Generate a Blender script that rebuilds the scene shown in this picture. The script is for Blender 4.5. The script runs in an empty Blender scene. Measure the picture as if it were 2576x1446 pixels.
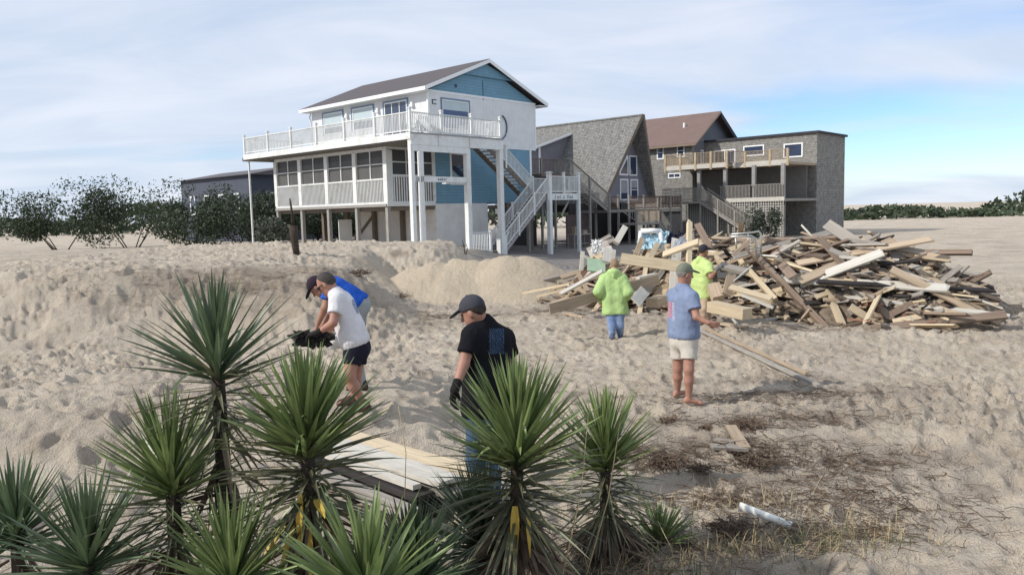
import bpy, math, random
import numpy as np
from mathutils import Vector, Matrix
random.seed(7); rng=np.random.default_rng(7)
SC=bpy.context.scene; COL=SC.collection
R=math.radians
# ---------------------------------------------------------------- camera, world, sun, exposure
CAMH=2.45; FPX=1950.; PITCH=math.atan(187/FPX); ROLL=R(1.45)
cf=np.array([0,math.cos(PITCH),-math.sin(PITCH)]); cr=np.array([1.,0,0]); cu=np.cross(cr,cf)
CR=cr*math.cos(ROLL)-cu*math.sin(ROLL); CU=cu*math.cos(ROLL)+cr*math.sin(ROLL)
CAMP=np.array([0,0,CAMH])
cam=bpy.data.cameras.new('camera'); camo=bpy.data.objects.new('camera',cam); COL.objects.link(camo)
cam.sensor_width=36; cam.lens=FPX/2576*36; cam.clip_end=6000; cam.clip_start=.05
M=Matrix((( CR[0],CU[0],-cf[0],0),(CR[1],CU[1],-cf[1],0),(CR[2],CU[2],-cf[2],CAMH),(0,0,0,1)))
camo.matrix_world=M; SC.camera=camo
SUN_DIR=Vector((-.90,-.30,.68)).normalized()
sun=bpy.data.lights.new('sun','SUN'); sun.energy=3.2; sun.angle=R(.9); sun.color=(1,.95,.87)
so=bpy.data.objects.new('sun',sun); COL.objects.link(so); so.rotation_euler=SUN_DIR.to_track_quat('Z','Y').to_euler(); so.location=(0,0,40)
W=bpy.data.worlds.new('World'); SC.world=W; W.use_nodes=True; nt=W.node_tree; nt.nodes.clear()
def N(nt,t,**k):
    n=nt.nodes.new(t)
    for a,b in k.items():
        if a.startswith('i_'):
            key=a[2:]; key=int(key) if key.isdigit() else key.replace('_',' ')
            n.inputs[key].default_value=b
        else: setattr(n,a,b)
    return n
def LK(nt,a,b): nt.links.new(a,b)
def build_world():
    out=N(nt,'ShaderNodeOutputWorld'); bg=N(nt,'ShaderNodeBackground'); bg.inputs[1].default_value=.132
    sky=N(nt,'ShaderNodeTexSky',sky_type='NISHITA',sun_disc=False); sky.sun_elevation=math.asin(SUN_DIR.z); sky.sun_rotation=math.atan2(SUN_DIR.x,SUN_DIR.y)
    sky.air_density=1.0; sky.dust_density=.0; sky.ozone_density=2.0
    tc=N(nt,'ShaderNodeTexCoord'); sep=N(nt,'ShaderNodeSeparateXYZ'); LK(nt,tc.outputs['Generated'],sep.inputs[0])
    # cloud sheet: direction mapped on a high flat layer
    add=N(nt,'ShaderNodeMath',operation='MAXIMUM'); LK(nt,sep.outputs[2],add.inputs[0]); add.inputs[1].default_value=.0
    ad2=N(nt,'ShaderNodeMath',operation='ADD'); LK(nt,add.outputs[0],ad2.inputs[0]); ad2.inputs[1].default_value=.16
    dx=N(nt,'ShaderNodeMath',operation='DIVIDE'); dy=N(nt,'ShaderNodeMath',operation='DIVIDE')
    LK(nt,sep.outputs[0],dx.inputs[0]); LK(nt,ad2.outputs[0],dx.inputs[1]); LK(nt,sep.outputs[1],dy.inputs[0]); LK(nt,ad2.outputs[0],dy.inputs[1])
    cb=N(nt,'ShaderNodeCombineXYZ'); LK(nt,dx.outputs[0],cb.inputs[0]); LK(nt,dy.outputs[0],cb.inputs[1])
    mp=N(nt,'ShaderNodeMapping'); LK(nt,cb.outputs[0],mp.inputs[0]); mp.inputs['Rotation'].default_value=(0,0,R(14)); mp.inputs['Scale'].default_value=(.55,1.0,1); mp.inputs['Location'].default_value=(CLX,CLY,0)
    n1=N(nt,'ShaderNodeTexNoise',i_Scale=.85,i_Detail=6.,i_Roughness=.5,i_Distortion=.5); LK(nt,mp.outputs[0],n1.inputs['Vector'])
    n2=N(nt,'ShaderNodeTexNoise',i_Scale=1.7,i_Detail=6.,i_Roughness=.55,i_Distortion=.6); LK(nt,mp.outputs[0],n2.inputs['Vector'])
    # clear air towards the low right-hand sky (azimuth east of the view axis)
    az=N(nt,'ShaderNodeMath',operation='ARCTAN2'); LK(nt,sep.outputs[0],az.inputs[0]); LK(nt,sep.outputs[1],az.inputs[1])
    r1=N(nt,'ShaderNodeMapRange',interpolation_type='SMOOTHSTEP'); LK(nt,az.outputs[0],r1.inputs[0]); r1.inputs[1].default_value=.10; r1.inputs[2].default_value=.36
    r2=N(nt,'ShaderNodeMapRange',interpolation_type='SMOOTHSTEP'); LK(nt,sep.outputs[2],r2.inputs[0]); r2.inputs[1].default_value=.165; r2.inputs[2].default_value=.07
    mm=N(nt,'ShaderNodeMath',operation='MULTIPLY'); LK(nt,r1.outputs[0],mm.inputs[0]); LK(nt,r2.outputs[0],mm.inputs[1])
    r3=N(nt,'ShaderNodeMapRange',interpolation_type='SMOOTHSTEP'); LK(nt,sep.outputs[2],r3.inputs[0]); r3.inputs[1].default_value=.01; r3.inputs[2].default_value=.06
    m3=N(nt,'ShaderNodeMath',operation='MULTIPLY'); LK(nt,mm.outputs[0],m3.inputs[0]); LK(nt,r3.outputs[0],m3.inputs[1])
    mm2=N(nt,'ShaderNodeMath',operation='MULTIPLY_ADD'); LK(nt,m3.outputs[0],mm2.inputs[0]); mm2.inputs[1].default_value=-.42; LK(nt,n1.outputs['Fac'],mm2.inputs[2])
    cov=N(nt,'ShaderNodeMapRange',interpolation_type='SMOOTHSTEP'); LK(nt,mm2.outputs[0],cov.inputs[0]); cov.inputs[1].default_value=.17; cov.inputs[2].default_value=.46; cov.inputs[4].default_value=.93
    cc=N(nt,'ShaderNodeValToRGB'); LK(nt,n2.outputs['Fac'],cc.inputs[0]); cc.color_ramp.elements[0].position=.32; cc.color_ramp.elements[1].position=.68
    cc.color_ramp.elements[0].color=(3.75,4.4,5.4,1); cc.color_ramp.elements[1].color=(5.15,5.45,6.1,1)
    hs=N(nt,'ShaderNodeMix',data_type='RGBA',blend_type='MULTIPLY'); hs.inputs[0].default_value=1; LK(nt,sky.outputs[0],hs.inputs[6]); hs.inputs[7].default_value=(.66,.80,1.0,1)
    mx=N(nt,'ShaderNodeMix',data_type='RGBA'); LK(nt,cov.outputs[0],mx.inputs[0]); LK(nt,hs.outputs[2],mx.inputs[6]); LK(nt,cc.outputs[0],mx.inputs[7])
    LK(nt,mx.outputs[2],bg.inputs[0]); LK(nt,bg.outputs[0],out.inputs[0])
CLX,CLY=5.4,2.9
build_world()
SC.view_settings.view_transform='Standard'; SC.view_settings.look='None'; SC.view_settings.exposure=0.30; SC.view_settings.gamma=1
# ---------------------------------------------------------------- helpers
def ray(x,y): return cf+CR*(x-1288.)/FPX-CU*(y-723.)/FPX
def at(x,y,d): return CAMP+ray(x,y)*d              # a point seen at (x,y) at depth d metres
def onz(x,y,z=0.): d=ray(x,y); return CAMP+d*((z-CAMH)/d[2])
def tag(o,label=None,cat=None,group=None,kind=None):
    if label: o['label']=label
    if cat: o['category']=cat
    if group: o['group']=group
    if kind: o['kind']=kind
    return o
def empty(name,loc,rz=0,**k):
    o=bpy.data.objects.new(name,None); COL.objects.link(o); o.location=loc; o.rotation_euler=(0,0,rz); o.empty_display_size=.2
    return tag(o,**k)
class MB:
    def __init__(s): s.v=[]; s.f=[]
    def add(s,vs,fs):
        b=len(s.v); s.v+= [tuple(map(float,p)) for p in vs]; s.f+= [tuple(b+i for i in q) for q in fs]; return s
    def box(s,x0,x1,y0,y1,z0,z1):
        vs=[(x,y,z) for z in (z0,z1) for y in (y0,y1) for x in (x0,x1)]
        return s.add(vs,[(0,2,3,1),(4,5,7,6),(0,1,5,4),(2,6,7,3),(0,4,6,2),(1,3,7,5)])
    def beam(s,p,q,w,t,up=(0,0,1)):                # w across, t along up
        p=np.array(p,float);q=np.array(q,float);d=q-p;d/=np.linalg.norm(d)+1e-9
        u=np.array(up,float);u=u-d*(u@d)
        if np.linalg.norm(u)<1e-3: u=np.array([1.,0,0])-d*d[0]
        u/=np.linalg.norm(u);r=np.cross(d,u)
        vs=[c+r*a*w/2+u*b*t/2 for c in (p,q) for a,b in ((-1,-1),(1,-1),(1,1),(-1,1))]
        return s.add(vs,[(0,1,2,3),(7,6,5,4),(0,4,5,1),(1,5,6,2),(2,6,7,3),(3,7,4,0)])
    def tube(s,pts,r,n=8,r2=None):
        pts=[np.array(p,float) for p in pts]; m=len(pts); rings=[]
        for i,p in enumerate(pts):
            d=pts[min(i+1,m-1)]-pts[max(i-1,0)]; d/=np.linalg.norm(d)+1e-9
            a=np.array([0,0,1.]) if abs(d[2])<.9 else np.array([1.,0,0]); a=np.cross(d,a); a/=np.linalg.norm(a); b=np.cross(d,a)
            rr=r if r2 is None else r+(r2-r)*i/(m-1)
            rings.append([p+(a*math.cos(2*math.pi*k/n)+b*math.sin(2*math.pi*k/n))*rr for k in range(n)])
        vs=[p for g in rings for p in g]; fs=[(i*n+k,i*n+(k+1)%n,(i+1)*n+(k+1)%n,(i+1)*n+k) for i in range(m-1) for k in range(n)]
        fs+=[tuple(range(n))[::-1],tuple((m-1)*n+k for k in range(n))]
        return s.add(vs,fs)
    def prism(s,poly,axis,a0,a1):                  # poly of 2-D points extruded along axis 0/1/2
        def mk(p,a):
            p=list(p); p.insert(axis,a); return p
        n=len(poly); vs=[mk(p,a0) for p in poly]+[mk(p,a1) for p in poly]
        fs=[tuple(range(n)),tuple(range(2*n-1,n-1,-1))]+[(i,i+n,(i+1)%n+n,(i+1)%n) for i in range(n)]
        return s.add(vs,fs)
    def build(s,name,mat,parent=None,smooth=False,bevel=0):
        me=bpy.data.meshes.new(name); me.from_pydata(s.v,[],s.f); me.update()
        import bmesh
        bm=bmesh.new(); bm.from_mesh(me); bmesh.ops.recalc_face_normals(bm,faces=bm.faces); bm.to_mesh(me); bm.free()
        if mat: me.materials.append(mat)
        o=bpy.data.objects.new(name,me); COL.objects.link(o)
        if parent: o.parent=parent
        if smooth: me.polygons.foreach_set('use_smooth',[True]*len(me.polygons))
        if bevel:
            b=o.modifiers.new('bevel','BEVEL'); b.width=bevel; b.segments=1; b.limit_method='ANGLE'
        return o
def rail(mb,p,q,h=1.0,sp=.125,base=.1,rw=.09,bt=.035,mid=False):
    """sloping or level rail: p,q foot points"""
    p=np.array(p,float);q=np.array(q,float); z=np.array([0,0,1.])
    mb.beam(p+z*h,q+z*h,rw,.05); mb.beam(p+z*base,q+z*base,.05,.06)
    if mid: mb.beam(p+z*(h-.09),q+z*(h-.09),.04,.08)
    L=np.linalg.norm((q-p)[:2]); n=max(2,int(L/sp))
    for i in range(1,n):
        c=p+(q-p)*i/n; mb.beam(c+z*base,c+z*(h-.02),bt,bt,up=(q-p))
    return mb
# ---------------------------------------------------------------- materials
MATS={}
def mat(name,col,rough=.7,var=.12,scale=3.,bump=0.,bscale=40.,metal=0,stretch=(1,1,1),rand=0.,col2=None,spec=.3,dirt=None,dirt_amt=.3,lines=None,detail=5.,sheen=0,transl=0,island=0.):
    if name in MATS: return MATS[name]
    m=bpy.data.materials.new(name); m.use_nodes=True; t=m.node_tree; b=t.nodes['Principled BSDF']; MATS[name]=m
    b.inputs['Roughness'].default_value=rough; b.inputs['Metallic'].default_value=metal; b.inputs['Specular IOR Level'].default_value=spec
    tc=N(t,'ShaderNodeTexCoord'); mp=N(t,'ShaderNodeMapping'); LK(t,tc.outputs['Object'],mp.inputs[0]); mp.inputs['Scale'].default_value=stretch
    no=N(t,'ShaderNodeTexNoise',i_Scale=scale,i_Detail=detail,i_Roughness=.6); LK(t,mp.outputs[0],no.inputs['Vector'])
    if rand:
        oi=N(t,'ShaderNodeObjectInfo'); va=N(t,'ShaderNodeVectorMath',operation='SCALE'); va.inputs[0].default_value=(13.,7.,5.); LK(t,oi.outputs['Random'],va.inputs['Scale']); LK(t,va.outputs[0],mp.inputs['Location'])
    rp=N(t,'ShaderNodeValToRGB'); LK(t,no.outputs['Fac'],rp.inputs[0]); rp.color_ramp.elements[0].position=.3; rp.color_ramp.elements[1].position=.7
    c=np.array(col); c2=np.array(col2) if col2 else np.clip(c*(1+var),0,1); c1=c if col2 else c*(1-var)
    rp.color_ramp.elements[0].color=(*c1,1); rp.color_ramp.elements[1].color=(*c2,1); o=rp.outputs[0]
    if rand:
        hv=N(t,'ShaderNodeMapRange'); LK(t,oi.outputs['Random'],hv.inputs[0]); hv.inputs[3].default_value=1-rand; hv.inputs[4].default_value=1+rand
        mu=N(t,'ShaderNodeVectorMath',operation='SCALE'); LK(t,o,mu.inputs[0]); LK(t,hv.outputs[0],mu.inputs['Scale']); o=mu.outputs[0]
    if dirt:
        n3=N(t,'ShaderNodeTexNoise',i_Scale=1.3,i_Detail=8.,i_Roughness=.7); LK(t,tc.outputs['Object'],n3.inputs['Vector'])
        r3=N(t,'ShaderNodeMapRange'); LK(t,n3.outputs['Fac'],r3.inputs[0]); r3.inputs[1].default_value=.48; r3.inputs[2].default_value=.72; r3.inputs[4].default_value=dirt_amt
        mx=N(t,'ShaderNodeMix',data_type='RGBA'); LK(t,r3.outputs[0],mx.inputs[0]); LK(t,o,mx.inputs[6]); mx.inputs[7].default_value=(*dirt,1); o=mx.outputs[2]
    if island:
        gi=N(t,'ShaderNodeNewGeometry'); iv=N(t,'ShaderNodeMapRange'); LK(t,gi.outputs['Random Per Island'],iv.inputs[0]); iv.inputs[3].default_value=1-island; iv.inputs[4].default_value=1+island
        mu=N(t,'ShaderNodeVectorMath',operation='SCALE'); LK(t,o,mu.inputs[0]); LK(t,iv.outputs[0],mu.inputs['Scale']); o=mu.outputs[0]
    hgt=None
    if lines:                                      # (axis vector, period, width, darken)
        ax,per,wd,dk=lines
        dp=N(t,'ShaderNodeVectorMath',operation='DOT_PRODUCT'); LK(t,tc.outputs['Object'],dp.inputs[0]); dp.inputs[1].default_value=ax
        dv=N(t,'ShaderNodeMath',operation='DIVIDE'); LK(t,dp.outputs['Value'],dv.inputs[0]); dv.inputs[1].default_value=per
        fr=N(t,'ShaderNodeMath',operation='FRACT'); LK(t,dv.outputs[0],fr.inputs[0])
        st=N(t,'ShaderNodeMapRange'); LK(t,fr.outputs[0],st.inputs[0]); st.inputs[1].default_value=0; st.inputs[2].default_value=wd; st.inputs[3].default_value=1-dk; st.inputs[4].default_value=1
        mu=N(t,'ShaderNodeVectorMath',operation='SCALE'); LK(t,o,mu.inputs[0]); LK(t,st.outputs[0],mu.inputs['Scale']); o=mu.outputs[0]; hgt=fr.outputs[0]
    LK(t,o,b.inputs['Base Color'])
    if bump:
        nb=N(t,'ShaderNodeTexNoise',i_Scale=bscale,i_Detail=4.); LK(t,mp.outputs[0],nb.inputs['Vector'])
        bp=N(t,'ShaderNodeBump'); bp.inputs['Strength'].default_value=min(1,bump); bp.inputs['Distance'].default_value=.01 if bump<1 else .01*bump
        LK(t,nb.outputs['Fac'],bp.inputs['Height']); LK(t,bp.outputs[0],b.inputs['Normal'])
    if transl:
        tr=N(t,'ShaderNodeBsdfTranslucent'); LK(t,o,tr.inputs[0]); ms=N(t,'ShaderNodeMixShader'); ms.inputs[0].default_value=transl
        out=[n for n in t.nodes if n.type=='OUTPUT_MATERIAL'][0]; LK(t,b.outputs[0],ms.inputs[1]); LK(t,tr.outputs[0],ms.inputs[2]); LK(t,ms.outputs[0],out.inputs[0])
    return m
white=mat('white_paint',(.70,.71,.70),.55,.05,4,.2,60,dirt=(.42,.39,.33),dirt_amt=.5)
white_wall=mat('white_siding',(.70,.705,.71),.6,.05,2,.1,50,lines=((1,1,0),.30,.05,.28),dirt=(.42,.42,.42),dirt_amt=.3)
white_trim=mat('white_trim',(.78,.79,.79),.5,.03,3)
plaster=mat('white_plywood',(.72,.71,.69),.7,.07,1.5,.1,30,lines=((1,1,0),1.22,.012,.35),dirt=(.45,.44,.42),dirt_amt=.4)
blue_wall=mat('blue_lap_siding',(.155,.300,.405),.6,.08,3,.1,50,lines=((0,0,1),.18,.22,.35))
blue_grey=mat('blue_grey_trim',(.16,.23,.33),.5,.05)
asph=mat('dark_shingle_roof',(.105,.092,.098),.9,.22,30,.6,90,lines=((0,0,1),.09,.15,.2),stretch=(1,1,1))
timber=mat('old_timber',(.17,.14,.115),.85,.3,4,.5,40,stretch=(6,6,.8))
timber_grey=mat('weathered_grey_timber',(.30,.285,.265),.85,.25,4,.5,40,stretch=(5,5,.8))
deckwood=mat('tan_deck_wood',(.34,.27,.195),.8,.22,5,.3,40)
greywood=mat('grey_deck_wood',(.27,.25,.225),.85,.2,5,.3,40)
redwood=mat('brown_deck_wood',(.16,.115,.095),.85,.22,5,.3,40)
screen=mat('insect_screen',(.050,.050,.052),.45,.2,1.2,spec=.4)
blind=mat('roller_blind',(.47,.55,.58),.6,.05,2)
dark=mat('dark_interior',(.012,.012,.016),.6)
glass=mat('window_glass',(.035,.05,.09),.08,.2,1.5,spec=.9)
metal=mat('aluminium',(.42,.42,.40),.4,.1,3,metal=.6)
black=mat('black_plastic',(.02,.02,.022),.5)
# ---------------------------------------------------------------- ground: one sheet of trampled sand
def vnoise(x,y,s,seed):
    x=np.asarray(x)/s+1000.3;y=np.asarray(y)/s+1000.7; xi=np.floor(x).astype(np.int64);yi=np.floor(y).astype(np.int64); fx=x-xi;fy=y-yi
    fx=fx*fx*(3-2*fx);fy=fy*fy*(3-2*fy)
    def h(a,b):
        n=(a*73856093)^(b*19349663)^(seed*83492791); n=(n^(n>>13))*1274126177; n=n&0x7fffffff; n=(n^(n>>15))*2246822519; return ((n&0xffffff)/float(0xffffff))
    return (h(xi,yi)*(1-fx)+h(xi+1,yi)*fx)*(1-fy)+(h(xi,yi+1)*(1-fx)+h(xi+1,yi+1)*fx)*fy-.5
def sst(a,b,x):
    t=np.clip((x-a)/(b-a),0,1); return t*t*(3-2*t)
MOUNDS=((-2.9,24.0,.95,.58),(-2.3,23.8,1.15,.60),(-1.7,23.7,1.16,.62),(-1.2,23.5,1.1,.60),(-.7,23.4,1.10,.6),(-1.5,22.9,.72,.42),(.2,22.6,.72,.42),(-2.6,23.2,.7,.4),(-.2,23.3,1.22,.62),(.35,23.4,1.18,.62),(.8,23.6,.95,.64))
def gbase(x,y):
    x=np.asarray(x,float);y=np.asarray(y,float)
    z=np.zeros(np.broadcast(x,y).shape)
    # spoil berm on the left and the flat crest behind it
    left=1-sst(-1.5,-.2,x); z=z+left*(.40*sst(7.0,8.1,y)*(1-sst(10.,13.,y)))
    z=z-.13*np.exp(-((x-1.9)/1.1)**2-((y-6.72)/.22)**2)
    left2=1-sst(-4.6,-1.9,x+.09*(y-18)+.5*vnoise(x,y,3,5)); z=z+left2*1.38*sst(14.6,18.2,y+.9*vnoise(x,y,2.2,6)+.5*vnoise(x,y,.8,16))
    z=z-left2*.42*np.exp(-((y-21)/2.4)**2)*sst(-7.5,-4.,x)
    z=z*(1-.0*y)
    # crest runs to the house posts and falls away to its right
    back=sst(24.5,28.5,y)*(1-sst(-3.2,-.6,x-.02*(y-26))); z=np.maximum(z,back*1.30)
    z=z*(1-sst(33,40,y)*.62)
    for cx,cy,h,sl in MOUNDS:
        d=np.sqrt(((x-cx)/1.08)**2+(y-cy)**2)+.34*vnoise(x,y,.9,11)+.12*vnoise(x,y,.35,12)
        m=h+.09-sl*np.sqrt(d*d+.05); z=np.where(m>z,m,z)
    z=z+.10*(np.abs(vnoise(x,y,.7,61))*-2+.4)*left2*sst(13,15,y)*(1-sst(30,34,y))
    z=z+(-.27)*sst(26,33,y)*sst(-1,3,x)
    z=z+.10*vnoise(x,y,2.6,1)*(1-sst(30,45,y))*np.where(y<26,1,.5)
    # dune lip in the foreground
    z=z+.12*np.exp(-((y-3.6)/1.3)**2)+.1*sst(1.5,3.2,x)*np.exp(-((y-6.2)/.8)**2)*vnoise(x,y,1.1,9)*2
    return z
RX0,RX1,RY0,RY1,RS=-15.,17.,2.,41.,.035
nx=int((RX1-RX0)/RS)+1; ny=int((RY1-RY0)/RS)+1
XX,YY=np.meshgrid(RX0+np.arange(nx)*RS,RY0+np.arange(ny)*RS)
def ridge(x,y,s,seed): return .5-np.abs(vnoise(x,y,s,seed))*2
ww=vnoise(XX,YY,1.3,77)*.35; w2=vnoise(XX,YY,1.5,78)*.35
mound=np.zeros_like(XX)
for cx,cy,_a,_b in MOUNDS: mound=np.maximum(mound,1-sst(1.3,2.3,np.hypot((XX-cx)/1.08,YY-cy)))
rough=(.55+.45*sst(-.2,.25,vnoise(XX,YY,3.2,31)))*(1-.55*mound)
H=.045*ridge(XX+ww,YY*1.2+w2,.55,21)+.050*ridge(XX*.9+w2,YY*1.35+ww,.27,22)+.060*ridge(XX*.9-w2,YY*1.2+ww,.15,23)+.040*vnoise(XX,YY,.085,24)
cl=vnoise(XX,YY*1.2,.13,41)+.5*vnoise(XX,YY,.06,42); H=H+.05*sst(.12,.20,cl)*(vnoise(XX,YY,2.4,43)>-.08)
H=H*(1.05+.42*sst(6.8,9,YY))*rough*(.62+.5*sst(-.2,.2,vnoise(XX,YY,1.6,131)))
for i in range(5200):
    x=rng.uniform(RX0,RX1); y=RY0+(RY1-RY0)*rng.random()**1.5
    r=rng.uniform(.06,.14); e=rng.uniform(1.2,2.2); an=rng.uniform(0,3.14); dp=rng.uniform(.03,.08)
    i0=int((x-2.4*r*e/1-RX0)/RS); i1=int((x+2.4*r*e-RX0)/RS); j0=int((y-2.4*r*e-RY0)/RS); j1=int((y+2.4*r*e-RY0)/RS)
    if i0<0 or j0<0 or i1>=nx or j1>=ny: continue
    if mound[(j0+j1)//2,(i0+i1)//2]>.3: continue
    a=XX[j0:j1,i0:i1]-x; b=YY[j0:j1,i0:i1]-y
    p=(a*math.cos(an)+b*math.sin(an))/(r*e); q=(-a*math.sin(an)+b*math.cos(an))/r; d=np.sqrt(p*p+q*q)
    H[j0:j1,i0:i1]+= -dp*np.exp(-(d**3))+dp*.55*np.exp(-((d-1.35)/.33)**2)
def hfine(x,y):
    fx=np.clip((x-RX0)/RS,0,nx-1.01);fy=np.clip((y-RY0)/RS,0,ny-1.01);i=fx.astype(int);j=fy.astype(int);a=fx-i;b=fy-j
    v=(H[j,i]*(1-a)+H[j,i+1]*a)*(1-b)+(H[j+1,i]*(1-a)+H[j+1,i+1]*a)*b
    edge=np.minimum(np.minimum(x-RX0,RX1-x),np.minimum(y-RY0,RY1-y)); return v*sst(0,1.5,edge)
def gz(x,y):
    x=np.atleast_1d(np.asarray(x,float));y=np.atleast_1d(np.asarray(y,float)); return gbase(x,y)+hfine(x,y)
TOT=gz(XX.ravel(),YY.ravel()).reshape(XX.shape)
def g1(x,y):
    fx=(x-RX0)/RS; fy=(y-RY0)/RS
    if not (0<=fx<nx-1 and 0<=fy<ny-1): return float(gz(x,y)[0])
    i=int(fx);j=int(fy);a=fx-i;b=fy-j; return float((TOT[j,i]*(1-a)+TOT[j,i+1]*a)*(1-b)+(TOT[j+1,i]*(1-a)+TOT[j+1,i+1]*a)*b)
def hit(x,y,lift=0.):                               # where the sight line through (x,y) meets the sand
    d=ray(x,y); t=np.arange(3,60,.02); P=CAMP[None]+d[None]*t[:,None]; below=P[:,2]-lift<gz(P[:,0],P[:,1]); k=int(np.argmax(below)) if below.any() else len(t)-1
    return P[k]
def sand_mat():
    m=bpy.data.materials.new('sand'); m.use_nodes=True; t=m.node_tree; b=t.nodes['Principled BSDF']; b.inputs['Roughness'].default_value=.95; b.inputs['Specular IOR Level'].default_value=.12
    g=N(t,'ShaderNodeNewGeometry'); P=g.outputs['Position']
    def noise(s,d=6.,r=.6,vec=P,dist=0.):
        n=N(t,'ShaderNodeTexNoise',i_Scale=s,i_Detail=d,i_Roughness=r,i_Distortion=dist); LK(t,vec,n.inputs['Vector']); return n.outputs['Fac']
    def rng_(v,a,b_,c=0.,d=1.):
        n=N(t,'ShaderNodeMapRange',interpolation_type='SMOOTHSTEP'); LK(t,v,n.inputs[0]); n.inputs[1].default_value=a;n.inputs[2].default_value=b_;n.inputs[3].default_value=c;n.inputs[4].default_value=d; return n.outputs[0]
    def mix(f,a,c):
        n=N(t,'ShaderNodeMix',data_type='RGBA'); LK(t,f,n.inputs[0])
        if isinstance(a,tuple): n.inputs[6].default_value=(*a,1)
        else: LK(t,a,n.inputs[6])
        n.inputs[7].default_value=(*c,1) if isinstance(c,tuple) else (1,1,1,1)
        if not isinstance(c,tuple): LK(t,c,n.inputs[7])
        return n.outputs[2]
    def mul(a,c):
        n=N(t,'ShaderNodeMath',operation='MULTIPLY'); LK(t,a,n.inputs[0]); LK(t,c,n.inputs[1]); return n.outputs[0]
    c=mix(rng_(noise(.9),.35,.65),(.52,.445,.355),(.63,.55,.445))
    c=mix(rng_(noise(.33,8.,.65),.50,.66,0,.75),c,(.40,.34,.285))           # damp, purplish-brown disturbed sand
    c=mix(rng_(noise(2.6,8.,.7),.52,.68,0,.55),c,(.32,.25,.185))
    at_=N(t,'ShaderNodeAttribute',attribute_name='tone'); sp=N(t,'ShaderNodeSeparateColor'); LK(t,at_.outputs['Color'],sp.inputs[0])
    c=mix(mul(sp.outputs[0],rng_(noise(1.6,8.,.7),.30,.55,.25,1)),c,(.205,.165,.13))  # litter-covered soil
    c=mix(mul(sp.outputs[1],rng_(noise(.8),.2,.6,.7,1)),c,(.225,.215,.21))             # grey drive under the houses
    mt=N(t,'ShaderNodeMath',operation='MULTIPLY'); LK(t,sp.outputs[2],mt.inputs[0]); mt.inputs[1].default_value=.75
    c=mix(mt.outputs[0],c,(.555,.465,.345))                                      # fresh clean sand of the mounds
    c=mix(rng_(noise(22.,4.,.7),.60,.72,0,.6),c,(.15,.11,.08))
    c=mix(rng_(noise(85.,2.,.6),.35,.65,0,.22),c,(.25,.19,.13))
    LK(t,c,b.inputs['Base Color'])
    ad=N(t,'ShaderNodeMath',operation='MULTIPLY_ADD'); LK(t,noise(9.,8.,.62),ad.inputs[0]); ad.inputs[1].default_value=1.6; LK(t,noise(55.,4.,.6),ad.inputs[2])
    bp=N(t,'ShaderNodeBump'); bp.inputs['Strength'].default_value=.9; bp.inputs['Distance'].default_value=.05; LK(t,ad.outputs[0],bp.inputs['Height']); LK(t,bp.outputs[0],b.inputs['Normal'])
    return m
def grid_mesh(name,X,Y,Z,m):
    ny_,nx_=X.shape; me=bpy.data.meshes.new(name); co=np.stack([X,Y,Z],-1).reshape(-1,3); me.vertices.add(len(co)); me.vertices.foreach_set('co',co.ravel())
    i=np.arange(nx_*ny_).reshape(ny_,nx_); q=np.stack([i[:-1,:-1],i[:-1,1:],i[1:,1:],i[1:,:-1]],-1).reshape(-1,4)
    me.loops.add(q.size); me.loops.foreach_set('vertex_index',q.ravel()); me.polygons.add(len(q)); me.polygons.foreach_set('loop_start',np.arange(len(q))*4)
    me.update(calc_edges=True); me.polygons.foreach_set('use_smooth',np.ones(len(q),bool)); me.materials.append(m)
    o=bpy.data.objects.new(name,me); COL.objects.link(o); return o
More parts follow.
